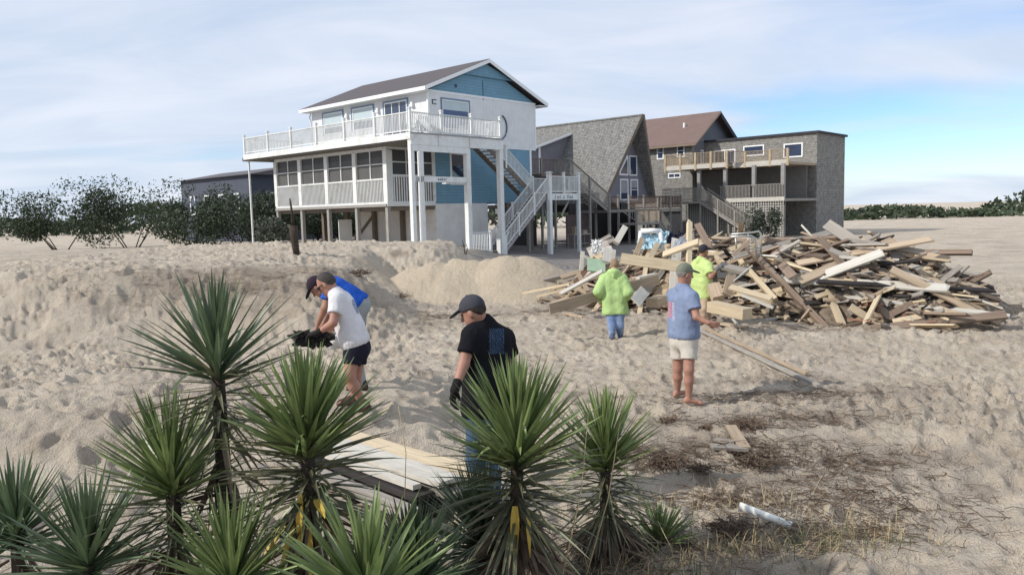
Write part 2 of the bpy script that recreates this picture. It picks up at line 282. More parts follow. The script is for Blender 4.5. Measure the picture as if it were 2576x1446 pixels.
def build_ground():
    ys=[-40,-20,-8,-2]; y=.8
    while y<46: ys.append(y); y*=1.0062 if y<30 else 1.012
    while y<5000: ys.append(y); y*=1.25
    ys=np.array(ys); ts=np.tan(np.linspace(-1,1,960)*R(43)); ts=np.concatenate([[-3,-2,-1.4],ts,[1.4,2,3]])
    yy=np.maximum(np.abs(ys),3.0); X=ts[None]*yy[:,None]; Y=np.repeat(ys[:,None],len(ts),1); Z=gz(X.ravel(),Y.ravel()).reshape(X.shape)
    o=grid_mesh('sand_ground',X,Y,Z,sand_mat()); tag(o,'trampled pale beach sand around the houses','sand',kind='structure')
    x=X.ravel();yv=Y.ravel(); ton=np.zeros((len(x),4)); ton[:,3]=1
    # litter: right foreground, left berm slope, under the yuccas
    a=np.zeros(len(x))
    for cx,cy,rx,ry,s in ((1.9,6.75,1.2,.22,.6),(2.6,9.8,2.2,.25,.5),(3.4,10.6,1.5,.2,.6),(2.0,7.7,1.3,.5,.7),(3.0,8.6,1.6,.35,.8),(3.1,7.2,1.1,.3,.7),(-2.2,4.6,1.5,.9,1.),(.3,4.9,1.6,.45,.9),(2.2,5.5,.9,.35,.6),(-5.6,17.2,3.2,1.3,.8),(-1.5,17.2,1.5,.5,.6),(-2.5,26.5,.5,.25,.9),(5.5,16.0,3.5,.8,.5),(3.,20,3,2,.5),(-.2,18.6,.8,.4,.6),(-4.0,27.5,.35,.3,1)):
        a=np.maximum(a,s*np.exp(-((x-cx)/rx)**2-((yv-cy)/ry)**2))
    ton[:,0]=np.clip(a,0,1)
    u=(x-P0[0])*-.7373+(yv-P0[1])*.6756; v=(x-P0[0])*.6756+(yv-P0[1])*.7373
    ton[:,1]=sst(33,37,yv+.6*vnoise(x,yv,2,3))*sst(-3.4,-1.4,x)*(1-sst(80,95,yv))*(1-sst(15.5,21,x+2*vnoise(x,yv,4,8)-.25*(yv-50)))
    m=np.zeros(len(x))
    for cx,cy,_a,_b in MOUNDS: m=np.maximum(m,1-sst(1.7,2.3,np.hypot((x-cx)/1.08,yv-cy)))
    ton[:,2]=m
    ca=o.data.color_attributes.new('tone','FLOAT_COLOR','POINT'); ca.data.foreach_set('color',ton.ravel())
    return o
P0=at(1032,350,41); P0[2]=0; YAW=R(47.5)
RV=np.array([math.cos(YAW),math.sin(YAW),0]); LU=np.array([-math.sin(YAW),math.cos(YAW),0])
def loc(v,u,z=0): return P0+RV*v+LU*u+np.array([0,0,z])
build_ground()
# ---------------------------------------------------------------- the white and blue beach house (local x = along the gable wall, y = along the long side)
def part(mb,name,m,par,**k):
    o=mb.build(name,m,par); return tag(o,**k) if k else o
def box_part(name,m,par,*b): return MB().box(*b).build(name,m,par)
def window(par,face,a0,a1,z0,z1,c,frame=white_trim,fw=.09,name='window',outer=None,shade=0.,mull=0,hm=0,gm=None,shm=None):
    """window in a wall plane: face 'x' (plane x=c, looking -x, a = y) or 'y' (plane y=c, looking -y, a = x)"""
    def bx(mb,a,b,zz0,zz1,d0,d1):
        if face=='x': mb.box(c-d1,c-d0,a,b,zz0,zz1)
        else: mb.box(a,b,c-d1,c-d0,zz0,zz1)
    f=MB(); o=.05
    for q in ((a0,a1,z1-fw,z1),(a0,a1,z0,z0+fw),(a0,a0+fw,z0+fw,z1-fw),(a1-fw,a1,z0+fw,z1-fw)): bx(f,*q,-.02,.04)
    root=f.build(name,frame,par)
    p=MB(); bx(p,a0+fw,a1-fw,z0+fw,z1-fw,-.012,.004); p.build('pane',gm or glass,root)
    if mull or hm:
        s=MB()
        for i in range(1,mull+1):
            xm=a0+(a1-a0)*i/(mull+1); bx(s,xm-.03,xm+.03,z0+fw,z1-fw,.004,.03)
        for i in range(1,hm+1):
            zm=z0+(z1-z0)*i/(hm+1); bx(s,a0+fw,a1-fw,zm-.03,zm+.03,.006,.033)
        s.build('glazing_bar',frame,root)
    if outer:
        g=MB(); w=.10
        for q in ((a0-w,a1+w,z1,z1+w),(a0-w,a0,z0,z1),(a1,a1+w,z0,z1)): bx(g,*q,0.,.06)
        g.build('casing',outer,root)
    if shade:
        s=MB(); bx(s,a0+fw,a1-fw,z1-fw-(z1-z0)*shade,z1-fw,.005,.014); s.build('blind',shm or blind,root)
    return root
def post(par,x,y,z0,z1,w=.2,m=None,name='post',cap=0,sleeve=0):
    b=MB().box(x-w/2,x+w/2,y-w/2,y+w/2,z0,z1)
    if cap: b.box(x-w*.75,x+w*.75,y-w*.75,y+w*.75,z1,z1+.04).box(x-w*.45,x+w*.45,y-w*.45,y+w*.45,z1+.04,z1+.09)
    if sleeve: b.box(x-w*.75,x+w*.75,y-w*.75,y+w*.75,z0,z0+sleeve)
    return b.build(name,m or white_trim,par)
def stair(par,p,q,width_vec,m_str,m_tread,n=15,name='staircase'):
    p=np.array(p,float);q=np.array(q,float);w=np.array(width_vec,float); s=MB(); z=np.array([0,0,1.])
    for o in (0,1): s.beam(p+w*o-z*.06,q+w*o-z*.06,.05,.30,up=(0,0,1))
    root=s.build(name,m_str,par)
    t=MB(); d=(q-p); run=np.array([d[0],d[1],0])/n
    for i in range(n):
        c=p+d*(i+.5)/n+w*.5+z*.08; t.beam(c-w*.53,c+w*.53,np.linalg.norm(run)*1.02,.04)
    t.build('tread',m_tread,root); return root
def stairrail(par,p,q,m,posts=(0,.5,1),h=1.0,mid=False,sp=.125,pw=.11,name='railing'):
    p=np.array(p,float);q=np.array(q,float); r=rail(MB(),p,q,h,sp,base=.16).build(name,m,par)
    for f in posts:
        c=p+(q-p)*f; post(par,c[0],c[1],c[2]-.25,c[2]+h+.12,pw,m,'newel_post',cap=1)
    return r
def text_mesh(txt,size,m,par,origin,xdir,zdir,name='lettering',ext=.01,shear=0,font=None):
    c=bpy.data.curves.new(name,'FONT'); c.body=txt; c.size=size; c.extrude=ext; c.align_x='CENTER'; c.align_y='CENTER'; c.shear=shear; c.offset=0; c.space_character=1.5
    t=bpy.data.objects.new(name,c); COL.objects.link(t); dg=bpy.context.evaluated_depsgraph_get(); me=bpy.data.meshes.new_from_object(t.evaluated_get(dg)); bpy.data.objects.remove(t)
    X=Vector(xdir);Z=Vector(zdir);Y=X.cross(Z); Mx=Matrix((X,Z,-Y)).transposed().to_4x4(); Mx.translation=Vector(origin); me.transform(Mx); me.materials.clear(); me.materials.append(m)
    o=bpy.data.objects.new(name,me); COL.objects.link(o); o.parent=par; return o
def beach_house():
    H=empty('beach_house',loc(0,0,0),YAW,label='white and light blue two-storey beach house on tall pilings with wraparound balcony',cat='house')
    V0,V1,U0,U1=4.75,14.6,3.76,16.2; zf=6.82; ze=9.93
    box_part('upper_wall',white_wall,H,V0,V1,U0,U1,zf,ze)
    # gables
    def gable(y0,y1,x0,x1,zb,zt,xm=9.72): return MB().prism([(x0,zb),(x1,zb),(xm,zt)],1,y0,y1)
    gable(U0+.01,U0+.2,V0-.1,V1+.1,ze,12.0).build('gable',blue_wall,H)
    gable(U0-.16,U0+.005,7.3,12.3,11.22,12.03).build('gable_overhang',blue_wall,H)
    gable(U1-.2,U1-.01,V0,V1,ze,12.0).build('gable',blue_wall,H)
    box_part('gable_joint',mat('dark_trim',(.05,.07,.10),.7),H,9.45,9.49,U0-.012,U0+.005,9.75,11.0)
    box_part('gable_vent',mat('dark_trim',(.05,.07,.10),.7),H,6.98,7.14,U0-.03,U0+.005,10.33,10.52)
    box_part('band_board',white_trim,H,V0-.02,V1+.02,U0-.03,U0+.0,9.86,9.99)
    # roof
    xe0,xe1,xr,zr,zl=V0-.62,V1+.85,9.72,12.22,9.98
    r=MB().prism([(xe0,zl),(xr,zr),(xe1,zl-.05),(xe1,zl+.07),(xr,zr+.13),(xe0,zl+.12)],1,U0-.42,U1+.55).build('roof',asph,H)
    k=MB()
    for yy in (U0-.46,U1+.55):
        MB().prism([(xe0-.02,zl-.14),(xr,zr-.12),(xr,zr+.10),(xe0-.02,zl+.10)],1,yy,yy+.04).build('rake_board',white_trim,r); MB().prism([(xr,zr-.12),(xe1+.02,zl-.22),(xe1+.02,zl+.04),(xr,zr+.10)],1,yy,yy+.04).build('rake_board',white_trim,r)
    pass
    MB().box(xe0-.05,xe0-.01,U0-.46,U1+.59,zl-.13,zl+.09).build('fascia',white_trim,r)
    MB().box(xe1+.01,xe1+.05,U0-.46,U1+.59,zl-.22,zl+.03).build('fascia',white_trim,r)
    MB().box(xe0,V0-.01,U0-.4,U1+.5,zl-.12,zl-.09).build('soffit',white_trim,r)
    MB().box(V1+.01,xe1,U0-.4,U1+.5,zl-.2,zl-.16).build('soffit',white_trim,r)
    MB().tube([(V0-.05,U1+.05,9.85),(V0-.12,U1+.1,9.5),(V0-.06,U1+.05,9.2),(V0-.06,U1+.05,6.9)],.05).build('downspout',white_trim,H)
    for x,y in ((V0,U0),(V1,U0)): MB().box(x-.09,x+.03 if x==V0 else x+.03,y-.03,y+.1,zf,ze-.08).build('corner_board',white_trim,H)
    # upper windows
    window(H,'x',12.5,14.75,8.15,9.62,V0,outer=blue_grey,shade=.62)
    window(H,'x',9.15,11.4,8.15,9.62,V0,outer=blue_grey,shade=.55)
    window(H,'x',5.75,8.0,6.95,9.62,V0,outer=blue_grey,mull=2,name='sliding_door')
    w=window(H,'y',5.82,8.1,7.7,9.5,U0,outer=blue_grey,fw=.07,shade=.3,gm=mat('blue_glass',(.03,.06,.16),.12,.3,1,spec=.8))
    for y in (8.6,11.95,5.2):
        MB().box(V0-.16,V0,y-.09,y+.09,9.2,9.38).box(V0-.2,V0-.05,y-.13,y+.13,9.1,9.19).build('wall_lamp',white_trim,H)
    f=MB()
    for a in ((5.02,5.36,9.38,9.42),(5.02,5.36,9.14,9.18),(5.02,5.06,9.18,9.38)): f.box(a[0],a[1],U0-.05,U0,a[2],a[3])
    f.build('wall_bracket',mat('dark_trim',(.05,.07,.10),.7),H)
    pts=[(11.0+.62*math.cos(t),U0-.05,8.15+.78*math.sin(t)) for t in np.linspace(-1.25,1.25,14)]
    MB().tube(pts,.05).build('wall_ornament',mat('slate_metal',(.12,.14,.19),.5),H)
    # balcony
    dk=MB().box(0.03,V0-.005,0.03,17.4,6.66,6.8).box(V0-.005,7.15,.03,U0-.005,6.66,6.8).build('balcony_floor',timber_grey,H)
    j=MB()
    for i in range(30): j.box(.1,V0,.35+i*.6,.39+i*.6,6.42,6.655)
    for i in range(8): j.box(V0+.02,7.1,.3+i*.45,.34+i*.45,6.42,6.655)
    j.build('joist',timber_grey,dk)
    MB().box(-.03,.03,-.03,17.4,6.49,6.84).build('fascia',white,dk)
    MB().box(.03,7.18,-.03,.03,6.2,6.84).build('fascia',white,dk)
    MB().box(7.15,7.19,.03,U0,6.45,6.84).build('fascia',white,dk)
    s=MB()
    for x in (1.95,4.35): s.box(x,x+.025,-.038,-.03,6.2,6.78)
    s.box(.03,7.18,-.06,-.03,6.78,6.86); s.build('fascia_joint',mat('joint_grey',(.28,.28,.28),.8),dk)
    MB().box(.1,4.25,-.02,.06,5.86,6.195).build('header_beam',white,H)
    rz=6.86
    ys=[0.05,3.05,5.9,8.75,11.55,14.3,17.3]
    for a,b in zip(ys[:-1],ys[1:]): rail(MB(),(.06,a+.08,rz),(.06,b-.08,rz),1.05,.118).build('railing',white,H)
    for y in ys: post(H,.06,y,rz,rz+1.22,.13,white,'railing_post',cap=1)
    xs=[.05,2.3,4.62,7.02]
    for a,b in zip(xs[:-1],xs[1:]): rail(MB(),(a+.08,.05,rz),(b-.08,.05,rz),1.05,.118).build('railing',white,H)
    for x in xs[1:]: post(H,x,.05,rz,rz+1.22,.13,white,'railing_post',cap=1)
    rail(MB(),(7.05,.12,rz),(7.05,1.35,rz),1.05,.118).build('railing',white,H); rail(MB(),(7.05,2.7,rz),(7.05,3.7,rz),1.05,.118).build('railing',white,H)
    rail(MB(),(.2,17.35,rz),(4.7,17.35,rz),1.05,.118).build('railing',white,H)
    # tall posts that carry it
    post(H,.14,.14,-.4,6.49,.24,white,'support_post',sleeve=.95)
    post(H,.78,.14,-.4,5.86,.24,white,'support_post')
    MB().tube([(.60,.02,5.8),(.60,.02,.0)],.045).build('drain_pipe',white_trim,H)
    post(H,4.28,.14,-.4,6.2,.30,white,'support_post')
    post(H,7.02,.14,-.4,6.2,.30,white,'support_post',sleeve=1.55)
    for y in (4.6,9.2,13.8,17.2): post(H,.25,y,-.4,6.45,.10,white,'support_post') if y>17 else None
    MB().box(.26,4.13,.02,.08,4.24,4.54).build('number_board',white,H)
    text_mesh('46047',.19,mat('sign_ink',(.04,.05,.07),.6),H,(2.2,.012,4.385),(1,0,0),(0,0,1))
    MB().box(2.55,4.12,.09,.42,4.16,4.22).build('shelf',white,H)
    MB().box(.3,.66,.02,.08,4.24,4.5).build('cross_piece',white,H)
    # screened porch
    bm_=MB().box(1.3,1.45,U0-.06,15.75,6.25,6.44).build('porch_header',white,H)
    MB().box(1.2,V0,U0,15.75,3.0,3.16).build('porch_floor',timber_grey,H)
    MB().box(1.27,1.33,U0-.06,15.75,3.02,3.28).build('porch_skirt',white,H)
    MB().box(1.33,5.0,U0-.06,U0,3.02,3.30).build('porch_skirt',white,H)
    py=[3.84,6.77,9.72,12.72,15.65]
    for y in py: MB().box(1.26,1.5,y-.17,y+.17,3.28,6.25).build('porch_post',white,H)
    for y in py: MB().box(1.28,1.5,y-.11,y+.11,-.4,3.02).build('piling',timber_grey,H)
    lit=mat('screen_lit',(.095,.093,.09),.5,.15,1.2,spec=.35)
    for a,b in zip(py[:-1],py[1:]):
        a+=.17;b-=.17
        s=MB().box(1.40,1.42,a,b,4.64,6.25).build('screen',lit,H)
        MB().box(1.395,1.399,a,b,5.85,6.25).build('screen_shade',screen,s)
        MB().box(1.34,1.395,(a+b)/2-.035,(a+b)/2+.035,4.64,6.25).box(1.335,1.394,a,b,5.44,5.50).build('screen_bar',white,s)
        MB().box(1.28,1.44,a-.02,b+.02,4.55,4.64).build('sill',white,H)
        q=MB(); n=int((b-a)/.135)
        for i in range(n): y=a+(i+.5)*(b-a)/n; q.box(1.30,1.345,y-.022,y+.022,3.28,4.55)
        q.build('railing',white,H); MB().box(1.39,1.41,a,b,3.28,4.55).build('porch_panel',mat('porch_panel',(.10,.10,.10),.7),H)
    # porch end facing the steps
    for x in (1.62,4.95): MB().box(x-.12,x+.12,U0-.05,U0+.1,3.3,6.25).build('porch_post',white,H)
    s=MB().box(1.74,4.83,U0+.03,U0+.05,4.86,6.3).build('screen',screen,H)
    MB().box(2.78,2.84,U0-.03,U0+.028,4.86,6.3).box(3.9,3.96,U0-.03,U0+.028,4.86,6.3).box(1.74,4.83,U0-.035,U0+.025,5.55,5.61).build('screen_bar',white,s)
    MB().box(1.74,4.83,U0-.05,U0+.06,4.72,4.86).build('sill',white,H)
    q=MB()
    for i in range(16): x=1.85+i*.187; q.box(x-.045,x+.045,U0-.03,U0+.02,3.3,4.72)
    q.build('railing',white,H); MB().box(1.74,4.83,U0+.06,U0+.08,3.3,4.72).build('screen',screen,H)
    MB().box(1.33,V0+.2,U0-.04,U0+.06,6.3,6.44).build('porch_header',white,H)
    # blue lower wall and its window
    box_part('lower_wall',blue_wall,H,5.07,14.05,U0+.02,15.6,3.14,6.82)
    MB().box(13.93,14.1,U0-.02,U0+.02,3.14,6.82).build('corner_board',white_trim,H)
    window(H,'y',6.35,7.75,4.3,6.32,U0+.02,fw=.14,shade=.35,shm=mat('grey_shade',(.12,.12,.13),.7),name='door')
    MB().box(V0,V1,U0+.0,U0+.06,6.74,6.83).build('band_board',white_trim,H)
    # ground-level enclosure and pilings
    box_part('ground_wall',plaster,H,5.04,9.5,U0-.02,11.4,-.4,3.13)
    MB().box(7.2,9.54,U0-.06,U0-.02,-.4,3.05).build('ground_panel',plaster,H)
    MB().box(2.2,3.2,9.9,9.96,-.3,2.3).build('ground_panel',plaster,H)
    for x in (4.9,9.8,14.2):
        for y in (6.8,9.7,12.7,15.5): MB().box(x-.13,x+.13,y-.13,y+.13,-.4,3.0).build('piling',timber,H)
    for x in (11.6,14.0): MB().box(x-.14,x+.14,U0,U0+.28,-.4,3.14).build('piling',timber,H)
    MB().beam((14.0,U0+.1,2.8),(11.9,U0+.1,.2),.05,.22).beam((5.0,12.7,.4),(5.0,9.7,2.7),.05,.2).beam((9.7,U0+.1,2.4),(11.5,U0+.1,.9),.05,.22).build('brace',timber,H)
    MB().box(1.5,14.3,U0+.1,15.6,2.78,3.0).build('floor_beams',timber,H)
    # flights of steps and the landing
    st=stair(H,(7.2,1.5,6.72),(11.45,1.5,3.72),(0,1.1,0),timber,timber_grey,15)
    stairrail(H,(7.25,1.46,6.8),(11.4,1.46,3.75),white,(.42,))
    stairrail(H,(7.25,2.64,6.8),(11.4,2.64,3.75),white,())
    MB().box(11.4,14.75,.15,2.7,3.5,3.62).build('landing',greywood,H)
    MB().box(11.4,14.8,.08,.15,3.22,3.64).build('landing_fascia',white,H)
    text_mesh('Let s Sea',.34,mat('script_ink',(.15,.17,.18),.7),H,(13.0,.07,3.42),(1,0,0),(0,0,1),shear=.35)
    for a,b in ((11.6,13.1),(13.1,14.65)): rail(MB(),(a+.06,.14,3.66),(b-.06,.14,3.66),1.08,.125).build('railing',white,H)
    rail(MB(),(14.68,.2,3.66),(14.68,1.4,3.66),1.08,.125).build('railing',white,H)
    rail(MB(),(12.2,2.66,3.66),(14.6,2.66,3.66),1.08,.125).build('railing',white,H)
    post(H,13.1,.14,3.64,4.95,.14,white,'railing_post',cap=1)
    post(H,11.6,.14,-.45,4.95,.26,white,'support_post',cap=1); post(H,14.66,.14,-.45,4.95,.20,white,'support_post',cap=1); post(H,12.3,2.6,-.45,3.5,.2,timber_grey,'support_post'); post(H,14.5,2.6,-.45,3.5,.2,timber_grey,'support_post')
    stair(H,(11.45,.25,3.58),(7.0,.25,-.10),(0,1.12,0),mat('stringer_grey',(.36,.34,.34),.8),redwood,18)
    stairrail(H,(11.45,.2,3.6),(6.95,.2,-.12),white,(.29,.62))
    stairrail(H,(11.45,1.4,3.6),(6.95,1.4,-.12),white,(0,.45,.93))
    MB().tube([(7.6,.05,1.35),(7.2,-.05,1.05),(6.85,-.1,.5),(6.7,-.1,.0)],.03).build('handrail',white,H)
    MB().box(4.6,7.3,.35,2.0,.1,.22).build('step_platform',timber_grey,H)
    MB().box(4.6,7.3,.33,.35,-.35,.22).build('platform_skirt',redwood,H)
    rail(MB(),(4.5,.3,.2),(6.1,.3,.2),1.15,.125).build('railing',white,H); post(H,6.2,.28,-.35,1.45,.13,white,'newel_post',cap=1)
    MB().beam((12.2,.3,.1),(12.9,1.9,3.4),.08,.14).beam((13.9,.3,3.3),(13.0,.3,2.2),.05,.14).beam((12.6,2.6,3.3),(12.9,2.6,1.9),.06,.14).build('brace',timber_grey,H)
    return H
HOUSE=beach_house()
def deck_chair():
    c=empty('deck_chair',(0,0,0))
    s=MB()
    for i in range(5): s.box(-.25,.25,-.22+i*.1,-.14+i*.1,.36,.38)
    s.build('seat',white_trim,c); b=MB()
    for i in range(5): x=-.22+i*.11; b.beam((x,.25,.36),(x*1.15,.5,1.02+.05*math.cos(x*6)),.09,.02,up=(0,1,.3))
    b.build('backrest',white_trim,c)
    for x in (-.3,.3): MB().box(x-.07,x+.07,-.3,.35,.58,.61).build('armrest',white_trim,c)
    for x in (-.28,.28):
        MB().box(x-.02,x+.02,-.27,-.18,0,.58).build('leg',white_trim,c); MB().beam((x,.33,.58),(x,.45,0),.04,.09).build('leg',white_trim,c)
    return c
def copy_tree(o,parent=None):
    c=o.copy(); COL.objects.link(c); c.parent=parent
    for ch in [k for k in bpy.data.objects if k.parent==o]: copy_tree(ch,c)
    return c
dc=deck_chair()
for i,(v,u,rz,lab) in enumerate([(1.0,.95,3.6,'white slatted deck chair behind the balcony corner rail'),(2.0,1.1,2.8,'white slatted deck chair on the balcony, left of the gable window'),(3.1,1.2,2.2,'white slatted deck chair on the balcony under the gable window'),(2.6,5.6,1.2,'white slatted deck chair by the sliding glass door')]):
    o=dc if i==0 else copy_tree(dc); o.location=loc(v,u,6.81); o.rotation_euler=(0,0,YAW+rz); tag(o,lab,'deck chair','white chairs on the balcony')
# ---------------------------------------------------------------- A-frame house
shake=None
def shake_mat(name,c1,c2,axis='yz',sc=(1,1,1),mortar=.35):
    m=bpy.data.materials.new(name); m.use_nodes=True; t=m.node_tree; b=t.nodes['Principled BSDF']; b.inputs['Roughness'].default_value=.9; b.inputs['Specular IOR Level'].default_value=.2
    tc=N(t,'ShaderNodeTexCoord'); sp=N(t,'ShaderNodeSeparateXYZ'); LK(t,tc.outputs['Object'],sp.inputs[0]); cb=N(t,'ShaderNodeCombineXYZ')
    if axis=='yz': LK(t,sp.outputs[1],cb.inputs[0])
    else:
        a=N(t,'ShaderNodeMath',operation='ADD'); LK(t,sp.outputs[0],a.inputs[0]); LK(t,sp.outputs[1],a.inputs[1]); LK(t,a.outputs[0],cb.inputs[0])
    LK(t,sp.outputs[2],cb.inputs[1])
    br=N(t,'ShaderNodeTexBrick'); LK(t,cb.outputs[0],br.inputs['Vector']); br.inputs['Scale'].default_value=1; br.inputs['Brick Width'].default_value=.22*sc[0]; br.inputs['Row Height'].default_value=.19*sc[1]; br.inputs['Mortar Size'].default_value=.018
    br.inputs['Color1'].default_value=(*c1,1); br.inputs['Color2'].default_value=(*c2,1); br.inputs['Mortar'].default_value=tuple(x*mortar for x in c1)+(1,); br.inputs['Bias'].default_value=-.1; br.offset_frequency=2
    no=N(t,'ShaderNodeTexNoise',i_Scale=3.,i_Detail=7.,i_Roughness=.75); LK(t,tc.outputs['Object'],no.inputs['Vector'])
    rp=N(t,'ShaderNodeMapRange'); LK(t,no.outputs['Fac'],rp.inputs[0]); rp.inputs[1].default_value=.3; rp.inputs[2].default_value=.7; rp.inputs[3].default_value=.62; rp.inputs[4].default_value=1.4
    mu=N(t,'ShaderNodeVectorMath',operation='SCALE'); LK(t,br.outputs['Color'],mu.inputs[0]); LK(t,rp.outputs[0],mu.inputs['Scale']); LK(t,mu.outputs[0],b.inputs['Base Color'])
    bp=N(t,'ShaderNodeBump'); bp.inputs['Strength'].default_value=.6; bp.inputs['Distance'].default_value=.02; LK(t,br.outputs['Fac'],bp.inputs['Height']); bp.invert=True; LK(t,bp.outputs[0],b.inputs['Normal'])
    return m
shake=shake_mat('cedar_shake_roof',(.215,.21,.20),(.30,.295,.28),'yz',(.75,.72,1),.5); shake_w=shake_mat('shingle_wall',(.25,.24,.225),(.32,.31,.29),'xyz',(.7,.8,1),.55)
lilac=mat('grey_lap_siding',(.19,.185,.215),.7,.12,2,lines=((0,0,1),.2,.2,.35)); brownroof=mat('brown_metal_roof',(.17,.115,.10),.7,.08,1,lines=((0,1,0),.4,.06,.15))
def aframe():
    A=empty('a_frame_house',loc(30.1,4.9,-.3),YAW,label='weathered grey A-frame house with steep shingled roof beside the white house',cat='house')
    z=lambda h:h+.3
    th=.22
    def slope(s):
        # one steep roof plane, its front edge raked forward at the ridge
        pts=[(0,0,z(10.57)),(s*4.05,1.4,z(3.1)),(s*4.05,12,z(3.1)),(0,12,z(10.57))]; n=np.array([-s*7.5,0,-4.05]); n/=np.linalg.norm(n)
        return MB().add(pts+[tuple(np.array(p)+n*th) for p in pts],[(0,1,2,3),(7,6,5,4),(0,4,5,1),(1,5,6,2),(2,6,7,3),(3,7,4,0)])
    rl=slope(-1).build('roof',shake,A); rr=slope(1).build('roof',shake,A)
    for s,r in ((-1,rl),(1,rr)):
        MB().beam((s*.05,-.02,z(10.46)),(s*4.0,1.36,z(3.1)),.05,.30,up=(s*.88,0,.47)).build('rake_board',timber,r)
    MB().prism([(-3.75,z(3.1)),(3.75,z(3.1)),(0,z(10.1))],1,1.75,11.8).build('wall',lilac,A)
    for a in ((.42,1.62,5.45,7.2),(.55,1.75,3.3,5.15)): window(A,'y',a[0],a[1],z(a[2]),z(a[3]),1.75,fw=.11,hm=1 if a[2]<5 else 0,shade=.35 if a[2]<5 else 0,shm=mat('lace_curtain',(.30,.30,.33),.8))
    window(A,'y',-1.05,.2,z(3.3),z(5.15),1.75,fw=.11,shade=.6,shm=mat('lace_curtain',(.30,.30,.33),.8),name='door')
    f=MB(); y0,y1=1.70,1.75
    f.prism([(-1.15,z(5.45)),(.2,z(5.45)),(.2,z(7.2)),(.05,z(7.2)),(-1.15,z(5.75))],1,y0,y1); wf=f.build('window',white_trim,A)
    MB().prism([(-.98,z(5.6)),(.07,z(5.6)),(.07,z(6.85)),(-.02,z(6.85)),(-.98,z(5.72))],1,y0-.012,y0).build('pane',glass,wf)
    # shed wing on the near slope
    w=MB().prism([(-6.4,z(2.4)),(-.55,z(2.4)),(-.55,z(9.45)),(-6.4,z(7.70))],1,7.5,11.6).build('wing_wall',lilac,A)
    wr_=MB().prism([(-6.9,z(7.66)),(-.5,z(9.48)),(-.5,z(9.60)),(-6.9,z(7.75))],1,7.25,11.9).build('wing_roof',shake,A); MB().prism([(-6.95,z(7.56)),(-.45,z(9.44)),(-.45,z(9.62)),(-6.95,z(7.77))],1,7.19,7.25).build('rake_board',white_trim,wr_)
    MB().box(-5.1,-4.85,7.42,7.5,z(5.2),z(8.1)).build('corner_board',white_trim,A)
    # high deck in front of the wing and its steps
    MB().box(-15,-11.9,-1.2,6.,z(4.95),z(5.15)).box(-11.9,-5,3.,7.4,z(4.95),z(5.15)).build('deck',redwood,A)
    rail(MB(),(-15,.1,z(5.18)),(-12.05,.1,z(5.18)),1.15,.15,rw=.14).build('railing',mat('brown_grey_rail',(.22,.175,.15),.85,.2,5),A)
    rail(MB(),(-11.8,.1,z(5.18)),(-6.9,.1,z(2.6)),1.15,.15,rw=.12).build('railing',greywood,A)
    rail(MB(),(-11.8,-1.15,z(5.18)),(-6.9,-1.15,z(2.6)),1.15,.15,rw=.16).build('railing',mat('sunlit_rail_wood',(.40,.38,.34),.8,.15),A)  # near stair rail: sunlight painted in as a paler wood colour
    rail(MB(),(-12.0,-1.15,z(5.18)),(-12.0,.1,z(5.18)),1.15,.15,rw=.14).build('railing',greywood,A)
    stair(A,(-11.9,-1.1,z(5.1)),(-6.8,-1.1,z(2.5)),(0,1.2,0),greywood,redwood,15)
    for x,y,t in ((-13.5,.1,6.4),(-11.95,.1,6.4),(-9.3,.1,4.9),(-6.85,.1,3.75),(-6.85,-1.15,3.75),(-9.3,-1.15,4.95)): post(A,x,y,-.2,z(t),.15,greywood,'deck_post')
    # main front deck
    MB().box(-7,4.2,-1.25,1.7,z(2.28),z(2.5)).build('deck',greywood,A)
    for a,b in ((-6.8,-5.6),(-4.1,-1.9),(-1.9,.3),(.3,2.3),(2.3,4.2)): rail(MB(),(a+.05,-1.2,z(2.5)),(b-.05,-1.2,z(2.5)),1.05,.15,rw=.14).build('railing',redwood,A)
    rail(MB(),(4.15,-1.1,z(2.5)),(4.15,1.6,z(2.5)),1.05,.15).build('railing',redwood,A)
    for x in (-6.8,-5.6,-4.1,-1.9,.3,2.3,4.15): post(A,x,-1.2,-.2,z(3.65),.14,greywood,'deck_post')
    MB().box(-5.6,-2.2,-3.0,-1.3,z(1.25),z(1.42)).build('deck',greywood,A)
    rail(MB(),(-5.6,-2.95,z(1.42)),(-2.3,-2.95,z(1.42)),1.05,.15,rw=.14).build('railing',deckwood,A)
    rail(MB(),(-6.4,-1.9,z(2.4)),(-5.6,-2.9,z(1.45)),1.0,.15).build('railing',greywood,A)
    stair(A,(-2.2,-2.9,z(1.4)),(-.4,-2.9,z(0)),(0,1.1,0),greywood,redwood,7)
    rail(MB(),(-2.2,-2.95,z(1.42)),(-.4,-2.95,z(0)),1.05,.15).build('railing',greywood,A)
    for x in (-5.6,-4.,-2.3): post(A,x,-2.9,-.2,z(2.45),.14,greywood,'deck_post')
    # pilings, enclosure, diagonal lattice; shade beneath put in as near-black sheets
    MB().box(-9.6,-6.3,.9,1.0,0,z(2.2)).build('enclosure_wall',mat('pinkish_board',(.155,.115,.11),.8,.2,2,lines=((1,1,0),.4,.05,.3)),A)
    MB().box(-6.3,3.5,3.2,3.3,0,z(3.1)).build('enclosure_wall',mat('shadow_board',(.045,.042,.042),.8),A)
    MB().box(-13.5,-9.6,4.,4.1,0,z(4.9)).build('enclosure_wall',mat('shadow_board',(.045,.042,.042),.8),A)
    la=MB()
    for i in range(24):
        x=-.2+i*.22; z0=.1; a=max(1.0,x); 
        la.beam((x,-1.18,z0),(x+2.1,-1.18,z0+2.2),.03,.05,up=(1,0,-1)) if x+2.1<4.3 and x>=0 else None
    for i in range(9): x=2.2+i*.22; la.beam((x,-1.18,.1),(min(4.2,x+2.1),-1.18,.1+(min(4.2,x+2.1)-x)*1.05),.03,.05,up=(1,0,-1))
